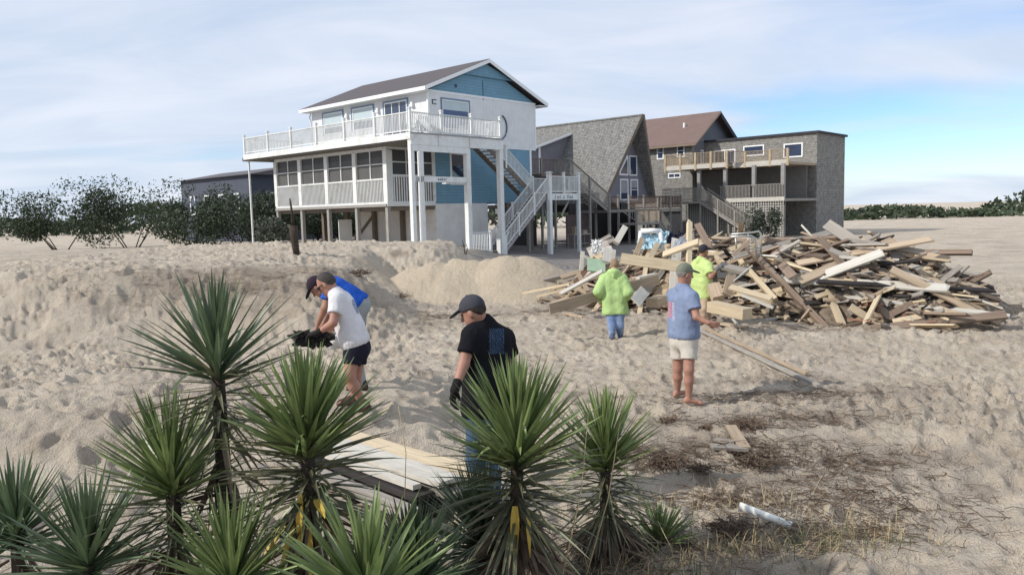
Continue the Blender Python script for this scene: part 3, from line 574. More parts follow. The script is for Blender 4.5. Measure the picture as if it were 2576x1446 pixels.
    la.build('lattice',greywood,A); MB().box(0,4.1,-1.12,-1.1,.0,z(2.25)).build('lattice_backing',mat('shadow_board',(.045,.042,.042),.8),A)
    MB().tube([(-8,7.0,z(8.9)),(-8,7.0,z(8.9))],.01)
    return A
AF=aframe()
def work_table():
    t=empty('work_table',loc(19.2,3.6,-.28),YAW,label='grey wooden work table with scraps standing under the A-frame steps',cat='table')
    MB().box(-1.1,1.1,-.35,.35,.98,1.06).build('table_top',greywood,t)
    for x in (-1,1):
        for y in (-.3,.3): MB().box(x-.05,x+.05,y-.05,y+.05,0,.98).build('leg',greywood,t)
    MB().box(-1,1,-.3,.3,.3,.34).build('shelf',greywood,t)
work_table()
for v,u,w,h,lab in ((19.7,3.55,.5,.26,'pale box on the right end of the work table'),(18.6,3.6,.16,.55,'small pale bottle-like container standing on the work table')):
    o=MB().box(-w/2,w/2,-.15,.15,0,h).box(-w/2-.02,w/2+.02,-.17,.17,h*.82,h*.9).build('container',deckwood); o.location=loc(v,u,.78); o.rotation_euler=(0,0,YAW); tag(o,lab,'box')
# ---------------------------------------------------------------- shingled house on the right
def shingle_house():
    S=empty('shingled_house',loc(37.,4.34,-.3),YAW,label='grey-brown shingled house with brown roof and two wooden decks at the right',cat='house')
    z=lambda h:h+.3
    MB().box(4.5,13.5,2.3,15,0,z(8.9)).build('wall',shake_w,S)
    MB().prism([(4.5,z(8.9)),(13.5,z(8.9)),(9.0,z(11.9))],1,2.32,14.9).build('gable',mat('grey_gable',(.15,.155,.175),.8,.1,1),S)
    MB().box(5.0,13.4,2.27,2.3,z(4),z(8.95)).build('gable_wall',mat('grey_gable',(.15,.155,.175),.8,.1,1),S)
    r=MB().prism([(3.9,z(8.75)),(9,z(12.15)),(14.3,z(8.62)),(14.3,z(8.4)),(9,z(11.93)),(3.9,z(8.55))],1,1.6,15.8).build('roof',brownroof,S)
    MB().prism([(9,z(12.0)),(14.35,z(8.45)),(14.35,z(7.95)),(9,z(11.5))],1,1.52,1.6).build('rake_board',mat('dark_rake',(.04,.04,.05),.8),r)
    MB().prism([(9,z(12.12)),(3.85,z(8.7)),(3.85,z(8.5)),(9,z(11.95))],1,1.52,1.6).build('rake_board',mat('tan_rake',(.22,.17,.13),.8),r)
    MB().box(3.8,3.9,1.55,15.8,z(8.5),z(8.68)).build('fascia',mat('tan_rake',(.22,.17,.13),.8),r)
    MB().tube([(6.8,4.5,z(10.2)),(6.8,4.5,z(11.1))],.12).build('roof_vent',white_trim,S)
    for a in ((5.5,6.3,7.45,8.8),(3.15,4.0,7.5,8.8)): window(S,'x',a[0],a[1],z(a[2]),z(a[3]),4.5,fw=.12,hm=1)
    window(S,'x',3.6,5.0,z(5.5),z(6.0),4.5,fw=.1,mull=1); window(S,'x',7.0,7.7,z(3.6),z(5.6),4.5,fw=.12)
    window(S,'y',6.1,6.6,z(6.6),z(8.2),2.27,fw=.1)
    MB().box(7,14,-8.9,2.25,0,z(8.95)).build('wing_wall',shake_w,S); MB().box(6.8,14.2,-9.1,2.26,z(8.95),z(9.15)).build('flat_roof',mat('dark_rake',(.04,.04,.05),.8),S)
    window(S,'x',-3.9,-1.8,z(7.3),z(8.3),7,fw=.12); window(S,'x',-1.0,1.3,z(6.2),z(8.1),7,fw=.12,mull=1,name='sliding_door'); window(S,'x',-2.6,-1.5,z(3.2),z(5.9),7,fw=.12,name='door'); window(S,'x',-7.6,-5.8,z(6.9),z(8.2),7,fw=.12); window(S,'x',-8,-6.6,z(3.6),z(5.9),7,fw=.12)
    # decks
    def dk(x0,x1,y0,y1,zt,m,skirt=.3): return MB().box(x0,x1,y0,y1,zt-.22,zt).build('deck',m,S)
    dk(0,7,-3.7,2.6,z(6.3),deckwood); dk(.9,7,-8.8,-3.7,z(6.25),deckwood)
    MB().box(-.04,0,-3.7,2.65,z(6.02),z(6.42)).build('deck_fascia',mat('pale_fascia',(.50,.47,.42),.7),S); MB().box(.86,.9,-8.8,-3.72,z(5.95),z(6.4)).build('deck_fascia',mat('pale_fascia',(.50,.47,.42),.7),S)
    ys=[2.6,1.02,-.55,-2.1,-3.65]
    for a,b in zip(ys[:-1],ys[1:]):
        q=rail(MB(),(.05,b+.06,z(6.35)),(.05,a-.06,z(6.35)),1.08,.12,rw=.12).build('railing',deckwood,S)
    for y in ys: post(S,.0,y,z(5.9),z(7.5),.18,mat('pale_post',(.42,.33,.22),.7,.15),'deck_post')
    rail(MB(),(.05,-3.7,z(6.35)),(.9,-4.9,z(6.35)),1.0,.12,rw=.12).build('railing',deckwood,S)
    for a,b in ((-7.2,-4.9),(-8.75,-7.2)): rail(MB(),(.95,a+.05,z(6.3)),(.95,b-.05,z(6.3)),1.0,.12,rw=.12).build('railing',deckwood,S)
    for y in (-4.9,-7.2,-8.75): post(S,.93,y,z(5.9),z(7.35),.18,mat('pale_post',(.42,.33,.22),.7,.15),'deck_post')
    rail(MB(),(.05,2.6,z(6.35)),(4.4,2.6,z(6.35)),1.0,.14).build('railing',deckwood,S)
    for y in (-.7,-3.3,-6.0,-8.6): post(S,.4,y,z(3.1),z(6.05),.3,mat('pale_grey_post',(.27,.26,.25),.7),'deck_post')
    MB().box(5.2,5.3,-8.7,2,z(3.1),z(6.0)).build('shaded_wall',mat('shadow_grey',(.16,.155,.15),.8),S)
    dk(0,7,-8.9,2.6,z(3.1),greywood); MB().box(-.05,0,-8.9,-3.6,z(2.9),z(3.25)).build('deck_fascia',mat('pale_fascia',(.50,.47,.42),.7),S)
    for a,b in ((-5.9,-2.9),(-8.85,-5.9)): rail(MB(),(.05,a,z(3.12)),(.05,b,z(3.12)),1.22,.13,bt=.05).build('railing',greywood,S)
    dk(-1.25,0,-1.7,2.3,z(3.1),greywood); rail(MB(),(-1.2,-1.7,z(3.1)),(-1.2,2.3,z(3.1)),1.2,.13,bt=.05).build('railing',greywood,S)
    stair(S,(-1.2,-1.75,z(3.05)),(-1.2,-6.7,z(0)),(1.1,0,0),greywood,redwood,16)
    for x in (-1.22,-.12): rail(MB(),(x,-1.75,z(3.1)),(x,-6.6,z(.05)),1.15,.13,bt=.05).build('railing',greywood,S)
    for y,t in ((-3.4,2.1),(-5.0,1.1),(-1.7,3.1)): post(S,-1.2,y,.0,z(t+1.1),.12,greywood,'newel_post')
    # square lattice skirt
    for a,b in ((-3.7,.4),(-8.8,-3.8)):
        la=MB(); n=int((b-a)/.21)
        for i in range(n+1): y=a+(b-a)*i/n; la.box(-.03,-.005,y-.03,y+.03,.05,z(2.9))
        for i in range(15): h=.1+i*.205; la.box(-.05,-.031,a,b,h-.028,h+.028)
        la.build('lattice',mat('lattice_wood',(.43,.41,.37),.8,.12),S)
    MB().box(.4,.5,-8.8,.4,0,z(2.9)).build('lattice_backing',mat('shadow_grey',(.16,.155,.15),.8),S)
    MB().box(-.3,-.1,-8,.6,0,.42).build('retaining_board',mat('pale_board',(.34,.30,.24),.8),S)
shingle_house()
def far_house():
    p=at(640,470,70); F=empty('distant_house',(p[0]-3,p[1],-.2),YAW,label='dark blue-grey house partly hidden behind the left end of the porch',cat='house')
    m=mat('slate_siding',(.075,.085,.115),.7,.1,2,lines=((0,0,1),.2,.2,.3))
    MB().box(0,9,-5,8,0,6.6).build('wall',m,F); MB().prism([(-.4,6.5),(9.4,6.5),(4.5,7.4)],1,-5.5,8.5).build('roof',mat('slate_roof',(.13,.12,.13),.9),F)
    for a in (-3.2,-.4,2.4,5.2): window(F,'x',a,a+1.0,3.2,5.0,0,fw=.13); 
    for a in (1.5,5.5): window(F,'y',a,a+1.0,3.2,5.0,-5,fw=.13,hm=1)
far_house()
# ---------------------------------------------------------------- bodies: smooth-union distance fields polygonised by surface nets
def V3(*a): return np.array(a,float)
def unit(v): v=np.array(v,float); return v/(np.linalg.norm(v)+1e-9)
class Field:
    def __init__(s,lo,hi,h):
        s.lo=np.array(lo,float); s.h=h; s.n=np.ceil((np.array(hi)-s.lo)/h).astype(int)+1; s.f=np.full(s.n,.3,np.float32)
    def sl(s,c0,c1,r):
        a=np.clip(np.floor((np.minimum(c0,c1)-r-s.lo)/s.h).astype(int),0,s.n-1); b=np.clip(np.ceil((np.maximum(c0,c1)+r-s.lo)/s.h).astype(int)+1,1,s.n)
        g=[s.lo[i]+np.arange(a[i],b[i])*s.h for i in range(3)]; P=np.stack(np.meshgrid(*g,indexing='ij'),-1); return tuple(slice(a[i],b[i]) for i in range(3)),P
    def put(s,S,d,k):
        o=s.f[S]
        if k<=0: s.f[S]=np.minimum(o,d); return
        h=np.maximum(k-np.abs(o-d),0)/k; s.f[S]=np.minimum(o,d)-h*h*k*.25
    def cap(s,a,b,r1,r2,k=.03,flat=False):
        a=np.array(a,float);b=np.array(b,float); S,P=s.sl(a,b,max(r1,r2)+k+.03); ab=b-a; t=np.clip(((P-a)@ab)/(ab@ab+1e-9),0,1); d=np.linalg.norm(P-(a+t[...,None]*ab),axis=-1)-(r1+(r2-r1)*t)
        if flat: d=np.maximum(d,(P-b)@unit(ab))
        s.put(S,d,k)
    def ell(s,c,ax,rad,k=.02,sub=False,cut=None):
        c=np.array(c,float); A=np.stack([unit(v) for v in ax]); rad=np.array(rad); S,P=s.sl(c,c,rad.max()+k+.03); q=(P-c)@A.T; d=(np.linalg.norm(q/rad,axis=-1)-1)*rad.min()
        if cut is not None: d=np.maximum(d,cut(q))
        if sub: s.f[S]=np.maximum(s.f[S],-d)
        else: s.put(S,d,k)
    def grid(s):
        g=[s.lo[i]+np.arange(s.n[i])*s.h for i in range(3)]; return np.stack(np.meshgrid(*g,indexing='ij'),-1)
    def plane(s,p,n,wave=0.,only=None):            # keep the side n points away from
        P=s.grid(); d=(P-np.array(p))@unit(n)
        if wave: d=d+wave*np.sin(P@V3(31,23,11))
        if only is not None: d=np.where(only(P),d,-1)
        s.f=np.maximum(s.f,d.astype(np.float32))
    def folds(s,amp,fr=1.,seed=0):
        P=s.grid(); r=np.random.default_rng(seed); w=np.zeros(s.n)
        for i in range(7):
            k=r.normal(size=3)*fr*np.array([22,22,30])*(.6+.25*i); w+=np.sin(P@k+r.uniform(0,6)+1.4*np.sin(P@(r.normal(size=3)*9)))/(1+.3*i)
        s.f+= (amp*w/2.2).astype(np.float32)
    def mesh(s,name,m,par=None,smooth=True):
        f=s.f; h=s.h; n=s.n; ins=f<0
        c=ins[:-1,:-1,:-1].astype(np.int8)
        tot=np.zeros(tuple(n-1),np.int8)
        for dx in (0,1):
            for dy in (0,1):
                for dz in (0,1): tot+=ins[dx:n[0]-1+dx,dy:n[1]-1+dy,dz:n[2]-1+dz]
        act=(tot>0)&(tot<8); idx=np.argwhere(act); vid=np.full(act.shape,-1,np.int64); vid[act]=np.arange(len(idx))
        acc=np.zeros((len(idx),3)); cnt=np.zeros(len(idx)); I=idx.T
        for ax in range(3):
            o1,o2=[i for i in range(3) if i!=ax]
            for a in (0,1):
                for b in (0,1):
                    off=np.zeros(3,int); off[o1]=a; off[o2]=b; e=off.copy(); e[ax]=1
                    f0=f[I[0]+off[0],I[1]+off[1],I[2]+off[2]]; f1=f[I[0]+e[0],I[1]+e[1],I[2]+e[2]]
                    x=(f0<0)!=(f1<0); t=np.where(x,f0/(f0-f1+1e-12),0); p=np.tile(off.astype(float),(len(idx),1)); p[:,ax]+=t; acc[x]+=p[x]; cnt[x]+=1
        vs=s.lo+(idx+acc/cnt[:,None])*h; qs=[]
        for ax in range(3):
            o1,o2=[i for i in range(3) if i!=ax]
            a=np.moveaxis(ins,(ax,o1,o2),(0,1,2)); vd=np.moveaxis(vid,(ax,o1,o2),(0,1,2))
            x=a[:-1,1:-1,1:-1]!=a[1:,1:-1,1:-1]; w=np.argwhere(x)
            if not len(w): continue
            i,j,k=w.T; j=j+1;k=k+1
            q=np.stack([vd[i,j-1,k-1],vd[i,j,k-1],vd[i,j,k],vd[i,j-1,k]],-1); fl=a[i,j,k]
            if ax==1: fl=~fl
            q[~fl]=q[~fl][:,::-1]; qs.append(q)
        q=np.concatenate(qs); q=q[(q>=0).all(1)]
        me=bpy.data.meshes.new(name); me.vertices.add(len(vs)); me.vertices.foreach_set('co',vs.ravel()); me.loops.add(q.size); me.loops.foreach_set('vertex_index',q.ravel().astype(np.int32)); me.polygons.add(len(q)); me.polygons.foreach_set('loop_start',np.arange(len(q))*4)
        me.update(calc_edges=True); me.polygons.foreach_set('use_smooth',np.ones(len(q),bool)); me.materials.append(m)
        o=bpy.data.objects.new(name,me); COL.objects.link(o)
        if par: o.parent=par
        return o
skin=mat('skin_tanned',(.33,.165,.11),.55,.12,14,.15,120,spec=.35); skin2=mat('skin_fair',(.37,.19,.135),.55,.12,14,.15,120,spec=.35)
def cloth(name,c,**k): return mat(name,c,.92,.13,3.5,1.5,15,spec=.10,stretch=(1.3,1.3,.6),**k)
def person(label,J,face,headc,sk=skin,lat=None,short=None,shirt=None,sleeve=.5,shirt_m=None,bottom=None,bottom_m=None,hem=.0,cap=None,cap_m=None,hair_m=None,gloves=None,shoes=None,grip=(.6,.6),hand_dir=None,glasses=False,stock=1.0,hood=False,bag=1.0,headup=(0,0,1),seed=1,fine=.0085):
    J={k:np.array(v,float) for k,v in J.items()}
    pel=(J['hipL']+J['hipR'])/2; nk=J['neck']; ch=(J['shL']+J['shR'])/2; fwd=unit(face)
    up=unit(headup); hs=unit(np.cross(fwd,up)); up=np.cross(hs,fwd); hc=np.array(headc,float)
    lo=np.min([v for v in J.values()]+[hc-.16],0)-.22; hi=np.max([v for v in J.values()]+[hc+.16],0)+.22
    spine=unit(ch-pel); ax=unit(J['shR']-J['shL']); bk=unit(np.cross(ax,spine))   # bk: chest direction or its opposite
    F=Field(lo,hi,fine)
    # head
    A=(hs,fwd,up)
    F.ell(hc+up*.025-fwd*.012,A,(.077,.097,.105),.02); F.ell(hc-up*.055+fwd*.028,A,(.056,.066,.068),.03)
    F.cap(hc+fwd*.090+up*.012,hc+fwd*.112-up*.022,.010,.015,.012)
    for s in (-1,1):
        F.ell(hc+hs*s*.079-fwd*.005-up*.005,(hs,fwd,up),(.012,.022,.033),.006); F.ell(hc+hs*s*.032+fwd*.098+up*.018,A,(.020,.014,.012),sub=True)
        F.cap(hc+hs*s*.012+fwd*.086+up*.036,hc+hs*s*.048+fwd*.070+up*.036,.011,.010,.012)
    F.cap(hc-hs*.022+fwd*.078-up*.058,hc+hs*.022+fwd*.078-up*.058,.011,.011,.008); F.ell(hc+fwd*.070-up*.098,A,(.026,.024,.022),.02)
    F.cap(nk,hc-up*.04-fwd*.015,.060*stock,.056,.03)
    # trunk
    wst=pel+(ch-pel)*.38; w=ax*.085*stock
    for s in (-1,1):
        F.cap(ch-spine*.08+w*s,wst+w*s*.9,.105*stock,.10*stock,.06); F.cap(wst+w*s*.9,pel+w*s*.9,.10*stock,.112*stock,.06)
    F.cap(J['shL'],nk-up*.02,.055,.050,.03); F.cap(J['shR'],nk-up*.02,.055,.050,.03)
    for s in 'LR':
        F.cap(J['sh'+s],J['el'+s],.056*stock,.043,.04); F.cap(J['el'+s],J['wr'+s],.044,.028,.02)
        F.cap(J['hip'+s],J['kn'+s],.088,.060,.05); F.cap(J['kn'+s]-(J['kn'+s]-J['an'+s])*.0,J['kn'+s]*.62+J['an'+s]*.38,.056,.058,.03); F.cap(J['kn'+s]*.62+J['an'+s]*.38,J['an'+s],.057,.036,.03)
        td=unit(J['toe'+s]-J['an'+s]); sd=unit(np.cross(td,V3(0,0,1)))
        F.cap(J['an'+s]-td*.03-V3(0,0,.03),J['an'+s]-td*.045-V3(0,0,.055),.034,.030,.02)
        F.cap(J['an'+s]-V3(0,0,.03),J['toe'+s]-td*.05,.038,.024,.02)
        for i in range(5): o=sd*(-.032+i*.016); F.cap(J['toe'+s]-td*.06+o,J['toe'+s]-td*(.006+.006*abs(i-1))+o,.013,.010,.006)
    # hands
    def hand(G,s,r=1.,k=.006):
        hd=unit(J['wr'+s]-J['el'+s]) if hand_dir is None or s not in hand_dir else unit(hand_dir[s])
        pn=unit(np.cross(hd,unit(np.cross(fwd,hd)+V3(.01,0,0)))); sd=unit(np.cross(hd,pn)); wr=J['wr'+s]; g=grip[0 if s=='L' else 1]
        inn=unit(pel-wr); pn=pn if pn@inn>0 else -pn; sg=1 if sd@fwd>0 else -1
        for i,(L,o) in enumerate(((.036,-.030),(.043,-.010),(.041,.010),(.034,.029))):
            o=-o*sg; kn=wr+hd*.088+sd*o; G.cap(wr+hd*.012+sd*o*.5,kn,.016*r,.0125*r,.012)
            p1=kn+unit(hd*math.cos(g*.9)+pn*math.sin(g*.9))*L; p2=p1+unit(hd*math.cos(g*2.0)+pn*math.sin(g*2.0))*L*.75; p3=p2+unit(hd*math.cos(g*2.7)+pn*math.sin(g*2.7))*L*.5
            G.cap(kn,p1,.0105*r,.0095*r,k*.6); G.cap(p1,p2,.0095*r,.0088*r,k*.5); G.cap(p2,p3,.0088*r,.008*r,k*.5)
        t0=wr+hd*.028+sd*.020*sg; t1=t0+unit(hd*.7+sd*.75*sg+pn*.35)*.045; t2=t1+unit(hd*.9+sd*.25*sg+pn*.5)*.034; G.cap(t0,t1,.015*r,.012*r,.01); G.cap(t1,t2,.0115*r,.0095*r,.004)
    for s in 'LR': hand(F,s)
    body=F.mesh('person',sk); tag(body,label,'person')
    pts=body
    # clothes
    if shirt:
        g=.013*bag; G=Field(lo,hi,.010)
        for s in (-1,1): G.cap(ch-spine*.06+w*s,wst+w*s*.95,.108*stock+g,.106*stock+g*1.5,.06); G.cap(wst+w*s*.95,pel+w*s-spine*(.02+hem),.106*stock+g*1.5,.118*stock+g*1.9,.06)
        G.cap(J['shL'],nk-up*.005,.068+g*.7,.068,.06); G.cap(J['shR'],nk-up*.005,.068+g*.7,.068,.06)
        for s in 'LR':
            a=J['sh'+s];b=J['el'+s]
            if sleeve<=1: e=a+(b-a)*sleeve; G.cap(a,e,.066*stock+g*.8,.060*stock+g*1.3,.03,flat=True)
            else: G.cap(a,b,.066*stock+g,.056+g*1.3,.04); e=b+(J['wr'+s]-b)*(sleeve-1); G.cap(b,e,.056+g*1.3,.042+g,.02)
        if hood: G.ell(nk-fwd*.045+up*.01,(hs,fwd,up),(.125,.075,.065),.05); G.cap(nk-fwd*.08-up*.02,nk-fwd*.11-up*.10,.06,.02,.05)
        else: G.cap(nk-(hc-nk)*.15,nk+(hc-nk)*.12,.076,.070,.03,flat=True)
        G.folds(.0028*min(bag,1.5),1.,seed)
        G.plane(pel-spine*(.07+hem),-spine,.006,lambda P:(((P-pel)@spine)<.0)); G.mesh('shirt',shirt_m,body)
    if bottom:
        G=Field(lo,hi,.010)
        for s in (-1,1): G.cap(pel+spine*.02+w*s*.9,pel-spine*.04+w*s*.8,.120*stock,.118*stock,.05)
        for s in 'LR':
            a=J['hip'+s];b=J['kn'+s];c=J['an'+s]
            if bottom=='shorts': G.cap(a,a+(b-a)*short,.103,.100,.05,flat=True)
            else: G.cap(a,b,.104,.082,.05); G.cap(b,c,.080,.064,.03)
        G.folds(.0035,.9,seed+5)
        G.mesh('shorts' if bottom=='shorts' else 'trousers',bottom_m,body)
    if cap:
        G=Field(hc-.24,hc+.24,.008); G.ell(hc+up*.040-fwd*.012,A,(.090,.110,.105),0,cut=lambda q:-(q[...,2]+.012-q[...,1]*.10))
        G.ell(hc+up*.055+fwd*.125,(hs,unit(fwd-up*.22),unit(up+fwd*.22)),(.075,.085,.012),.012); G.cap(hc+up*.142-fwd*.012,hc+up*.146-fwd*.012,.008,.008,.004); G.mesh('cap',cap_m,body)
    if hair_m:
        G=Field(hc-.2,hc+.2,.008); lim=.045 if not cap else -.01
        G.ell(hc+up*.030-fwd*.018,A,(.086,.100,.108),0,cut=lambda q:np.maximum(q[...,1]-.006-q[...,2]*.60,-(q[...,2]+.075))); G.folds(.003,2.2,seed); G.mesh('hair',hair_m,body)
    if gloves:
        for s in 'LR':
            c=J['wr'+s]; G=Field(c-.24,c+.24,.0065); hand(G,s,1.22); n=unit(J['wr'+s]-J['el'+s]); G.cap(c-n*.05,c+n*.02,.037,.036,.015); G.mesh('glove',gloves,body)
    if shoes:
        for s in 'LR':
            td=unit(J['toe'+s]-J['an'+s]); td[2]=min(td[2],0)*.3; td=unit(td); c=J['an'+s]; G=Field(c-.3,c+.3,.008); t=J['toe'+s]
            G.cap(c-td*.03+V3(0,0,.0),c-td*.035-V3(0,0,.045),.046,.044,.02); G.cap(c-V3(0,0,.01),t-td*.04,.046,.038,.03); G.cap(c-td*.06-V3(0,0,.06),t-td*.02-V3(0,0,.005),.032,.034,.03); G.mesh('shoe',shoes,body)
    for s in (-1,1):
        e=MB(); c=hc+hs*s*.032+fwd*.080+up*.018
        e.tube([c,c+fwd*.006],.011,8).build('eye',mat('eye_dark',(.05,.035,.03),.3),body)
    MB().tube([hc-hs*.022+fwd*.090-up*.059,hc+hs*.022+fwd*.090-up*.059],.005,6).build('mouth',mat('lips',(.30,.11,.09),.6),body)
    if glasses:
        g=MB()
        for s in (-1,1): g.beam(hc+hs*s*.078+up*.02-fwd*.01,hc+hs*s*.070+up*.022+fwd*.082,.005,.010); g.beam(hc+hs*s*.012+fwd*.104+up*.018,hc+hs*s*.066+fwd*.088+up*.018,.008,.038)
        g.beam(hc-hs*.014+fwd*.104+up*.026,hc+hs*.014+fwd*.104+up*.026,.006,.008); g.build('sunglasses',mat('dark_lens',(.01,.01,.012),.12,spec=.8),body)
    return body,dict(fwd=fwd,up=up,hs=hs,pel=pel,ch=ch,spine=spine)
def printed(body,name,x0,x1,y0,y1,m,src='shirt',off=.004,pat=None):
    """a print on the garment: the outward faces of the garment inside a window of the back, lifted by 4 mm"""
    sh=[c for c in bpy.data.objects if c.parent==body and c.name.startswith(src)][0]; me=sh.data
    n=len(me.polygons); c=np.zeros(n*3); me.polygons.foreach_get('center',c); c=c.reshape(-1,3); nn=np.zeros(n*3); me.polygons.foreach_get('normal',nn); nn=nn.reshape(-1,3)
    q=c-CAMP; w=q@cf; px=1288+FPX*(q@CR)/w; py=723-FPX*(q@CU)/w; ok=(px>x0)&(px<x1)&(py>y0)&(py<y1)&((nn*q).sum(1)<0)
    if pat is not None: ok&=pat(px,py)
    mb=MB(); vs=[v.co for v in me.vertices]; nv=[v.normal for v in me.vertices]
    for i in np.where(ok)[0]:
        ids=list(me.polygons[int(i)].vertices); mb.add([tuple(vs[k]+nv[k]*off) for k in ids],[tuple(range(len(ids)))])
    if mb.v: return mb.build(name,m,body,smooth=False)
# feet rest on the sand: pixel + depth give the plan position, the ground gives the height
def foot(x,y,d,dx,dy,L=.24):
    p=at(x,y,d); z=g1(p[0],p[1]); an=V3(p[0],p[1],z+.085); t=unit((dx,dy,0)); e=an+t*L*.78; e[2]=g1(e[0],e[1])+.025; return an,e
# man in blue-grey tee, shorts, standing at the right
def people():
    # 1 -- blue-grey tee
    aR,tR=foot(1733,1005,9.62,.92,-.1); aL,tL=foot(1704,985,9.95,.75,.5)
    J=dict(neck=at(1718,722,9.72),shR=at(1741,748,9.50),shL=at(1694,742,9.93),elR=at(1752,797,9.42),elL=at(1702,800,10.12),wrR=at(1781,812,9.35),wrL=at(1735,822,10.1),hipR=at(1735,852,9.60),hipL=at(1706,852,9.82),knR=at(1733,930,9.55),knL=at(1706,925,9.86),anR=aR,anL=aL,toeR=tR,toeL=tL)
    tee=cloth('blue_grey_tee',(.20,.245,.36)); b,_=person('man in blue-grey tee and cream shorts standing barefoot on the sand, back turned',J,(.93,.28,-.16),at(1723,690,9.70),skin2,shirt=1,sleeve=.62,shirt_m=tee,bottom='shorts',short=.66,bottom_m=cloth('cream_shorts',(.52,.48,.42)),cap=1,cap_m=cloth('green_grey_cap',(.17,.18,.14)),hair_m=mat('grey_hair',(.22,.20,.18),.8,.3,60),hem=-.09,stock=1.10,bag=1.1,grip=(.5,.5),hand_dir={'R':(.9,-.1,-.25)},seed=3)
    printed(b,'back_print',1680,1690,760,800,mat('pink_print',(.50,.20,.24),.8),pat=lambda x,y:(np.mod(y,5)<3.2)); printed(b,'back_print',1691,1698,758,806,mat('pale_print',(.45,.42,.50),.8),pat=lambda x,y:(np.mod(y,6)<3))
    # 2 -- green hoodie
    aR,tR=foot(1560,858,15.0,.25,1.); aL,tL=foot(1540,866,14.8,-.05,1.)
    J=dict(neck=at(1543,686,14.9),shR=at(1566,701,14.9),shL=at(1520,701,14.95),elR=at(1581,735,14.8),elL=at(1504,733,14.85),wrR=at(1575,751,15.15),wrL=at(1512,757,15.15),hipR=at(1557,780,14.9),hipL=at(1538,780,14.95),knR=at(1559,820,14.85),knL=at(1539,822,14.8),anR=aR,anL=aL,toeR=tR,toeL=tL)
    person('person in lime green hooded sweatshirt and jeans carrying a board, seen from behind',J,(.1,.97,-.25),at(1546,668,15.0),skin2,shirt=1,sleeve=1.85,shirt_m=cloth('lime_hoodie',(.39,.54,.22)),bottom='jeans',bottom_m=cloth('blue_jeans',(.13,.19,.33),col2=(.30,.37,.50)),hair_m=mat('sandy_hair',(.26,.18,.11),.8,.3,60),hood=True,bag=2.3,hem=.01,shoes=cloth('blue_shoe',(.10,.13,.20)),grip=(.9,.9),headup=(0,.25,1),seed=4,fine=.0095)
    # 3 -- lime tee at the pile
    aR,tR=foot(1769,812,15.6,.8,.5); aL,tL=foot(1784,800,16.2,.8,.5)
    J=dict(neck=at(1762,652,15.8),shR=at(1782,668,15.65),shL=at(1750,664,16.0),elR=at(1788,697,15.5),elL=at(1765,700,16.3),wrR=at(1806,676,15.5),wrL=at(1800,684,16.2),hipR=at(1775,742,15.75),hipL=at(1756,742,15.95),knR=at(1770,780,15.6),knL=at(1777,776,16.1),anR=aR,anL=aL,toeR=tR,toeL=tL)
    person('man in lime yellow tee and dark cap reaching into the lumber pile',J,(.85,.5,-.1),at(1770,632,15.8),skin,shirt=1,sleeve=.75,shirt_m=cloth('lime_tee',(.46,.57,.22)),bottom='trousers',bottom_m=cloth('tan_trousers',(.40,.30,.21)),cap=1,cap_m=cloth('charcoal_cap',(.04,.04,.05)),hair_m=mat('dark_hair',(.04,.03,.025),.8,.3,60),bag=1.7,hem=.0,shoes=cloth('brown_boot',(.12,.08,.06)),gloves=cloth('grey_glove',(.13,.13,.13)),grip=(.9,.9),stock=1.08,seed=6,fine=.009)
    # 4 -- black tee, near the middle
    aR,tR=foot(1238,1290,6.2,-.75,.6); aL,tL=foot(1200,1290,6.4,-.85,.45)
    J=dict(neck=at(1216,812,6.24),shR=at(1270,850,6.36),shL=at(1186,842,6.12),elR=at(1286,916,6.5),elL=at(1166,918,6.05),wrR=at(1262,985,6.55),wrL=at(1146,975,5.95),hipR=at(1246,1020,6.38),hipL=at(1202,1020,6.22),knR=at(1240,1150,6.32),knL=at(1199,1150,6.25),anR=aR,anL=aL,toeR=tR,toeL=tL)
    b,_=person('man in black tee and dark cap looking down, behind the middle yucca',J,(-.86,.25,-.42),at(1190,786,6.20),skin2,shirt=1,sleeve=.62,shirt_m=cloth('black_tee',(.012,.012,.015)),bottom='jeans',bottom_m=cloth('dark_jeans',(.05,.09,.15)),cap=1,cap_m=cloth('striped_grey_cap',(.055,.055,.065)),hair_m=mat('dark_hair',(.04,.03,.025),.8,.3,60),bag=1.15,hem=.0,gloves=cloth('black_glove',(.02,.018,.018)),shoes=cloth('black_shoe',(.03,.03,.03)),stock=1.02,grip=(.5,.5),headup=(-.35,.1,1),seed=8,hand_dir={'L':(-.3,-.1,-1)})
    printed(b,'back_print',1229,1268,826,890,mat('blue_print',(.03,.055,.10),.8,.5,60,stretch=(1,1,.15)),pat=lambda x,y:(np.mod(x*.9+3*np.sin(y*.3),5)<3.6))
    # 5 -- white tee bending at the left
    aR,tR=foot(912,1005,8.15,-.9,.1); aL,tL=foot(890,985,8.45,-.9,.15)
    J=dict(neck=at(843,738,8.2),shL=at(848,757,8.02),shR=at(862,750,8.36),elL=at(838,812,7.92),elR=at(846,818,8.42),wrL=at(798,838,7.98),wrR=at(808,842,8.3),hipL=at(893,872,8.12),hipR=at(903,868,8.32),knL=at(878,945,8.05),knR=at(896,940,8.35),anL=aR,anR=aL,toeL=tR,toeR=tL)
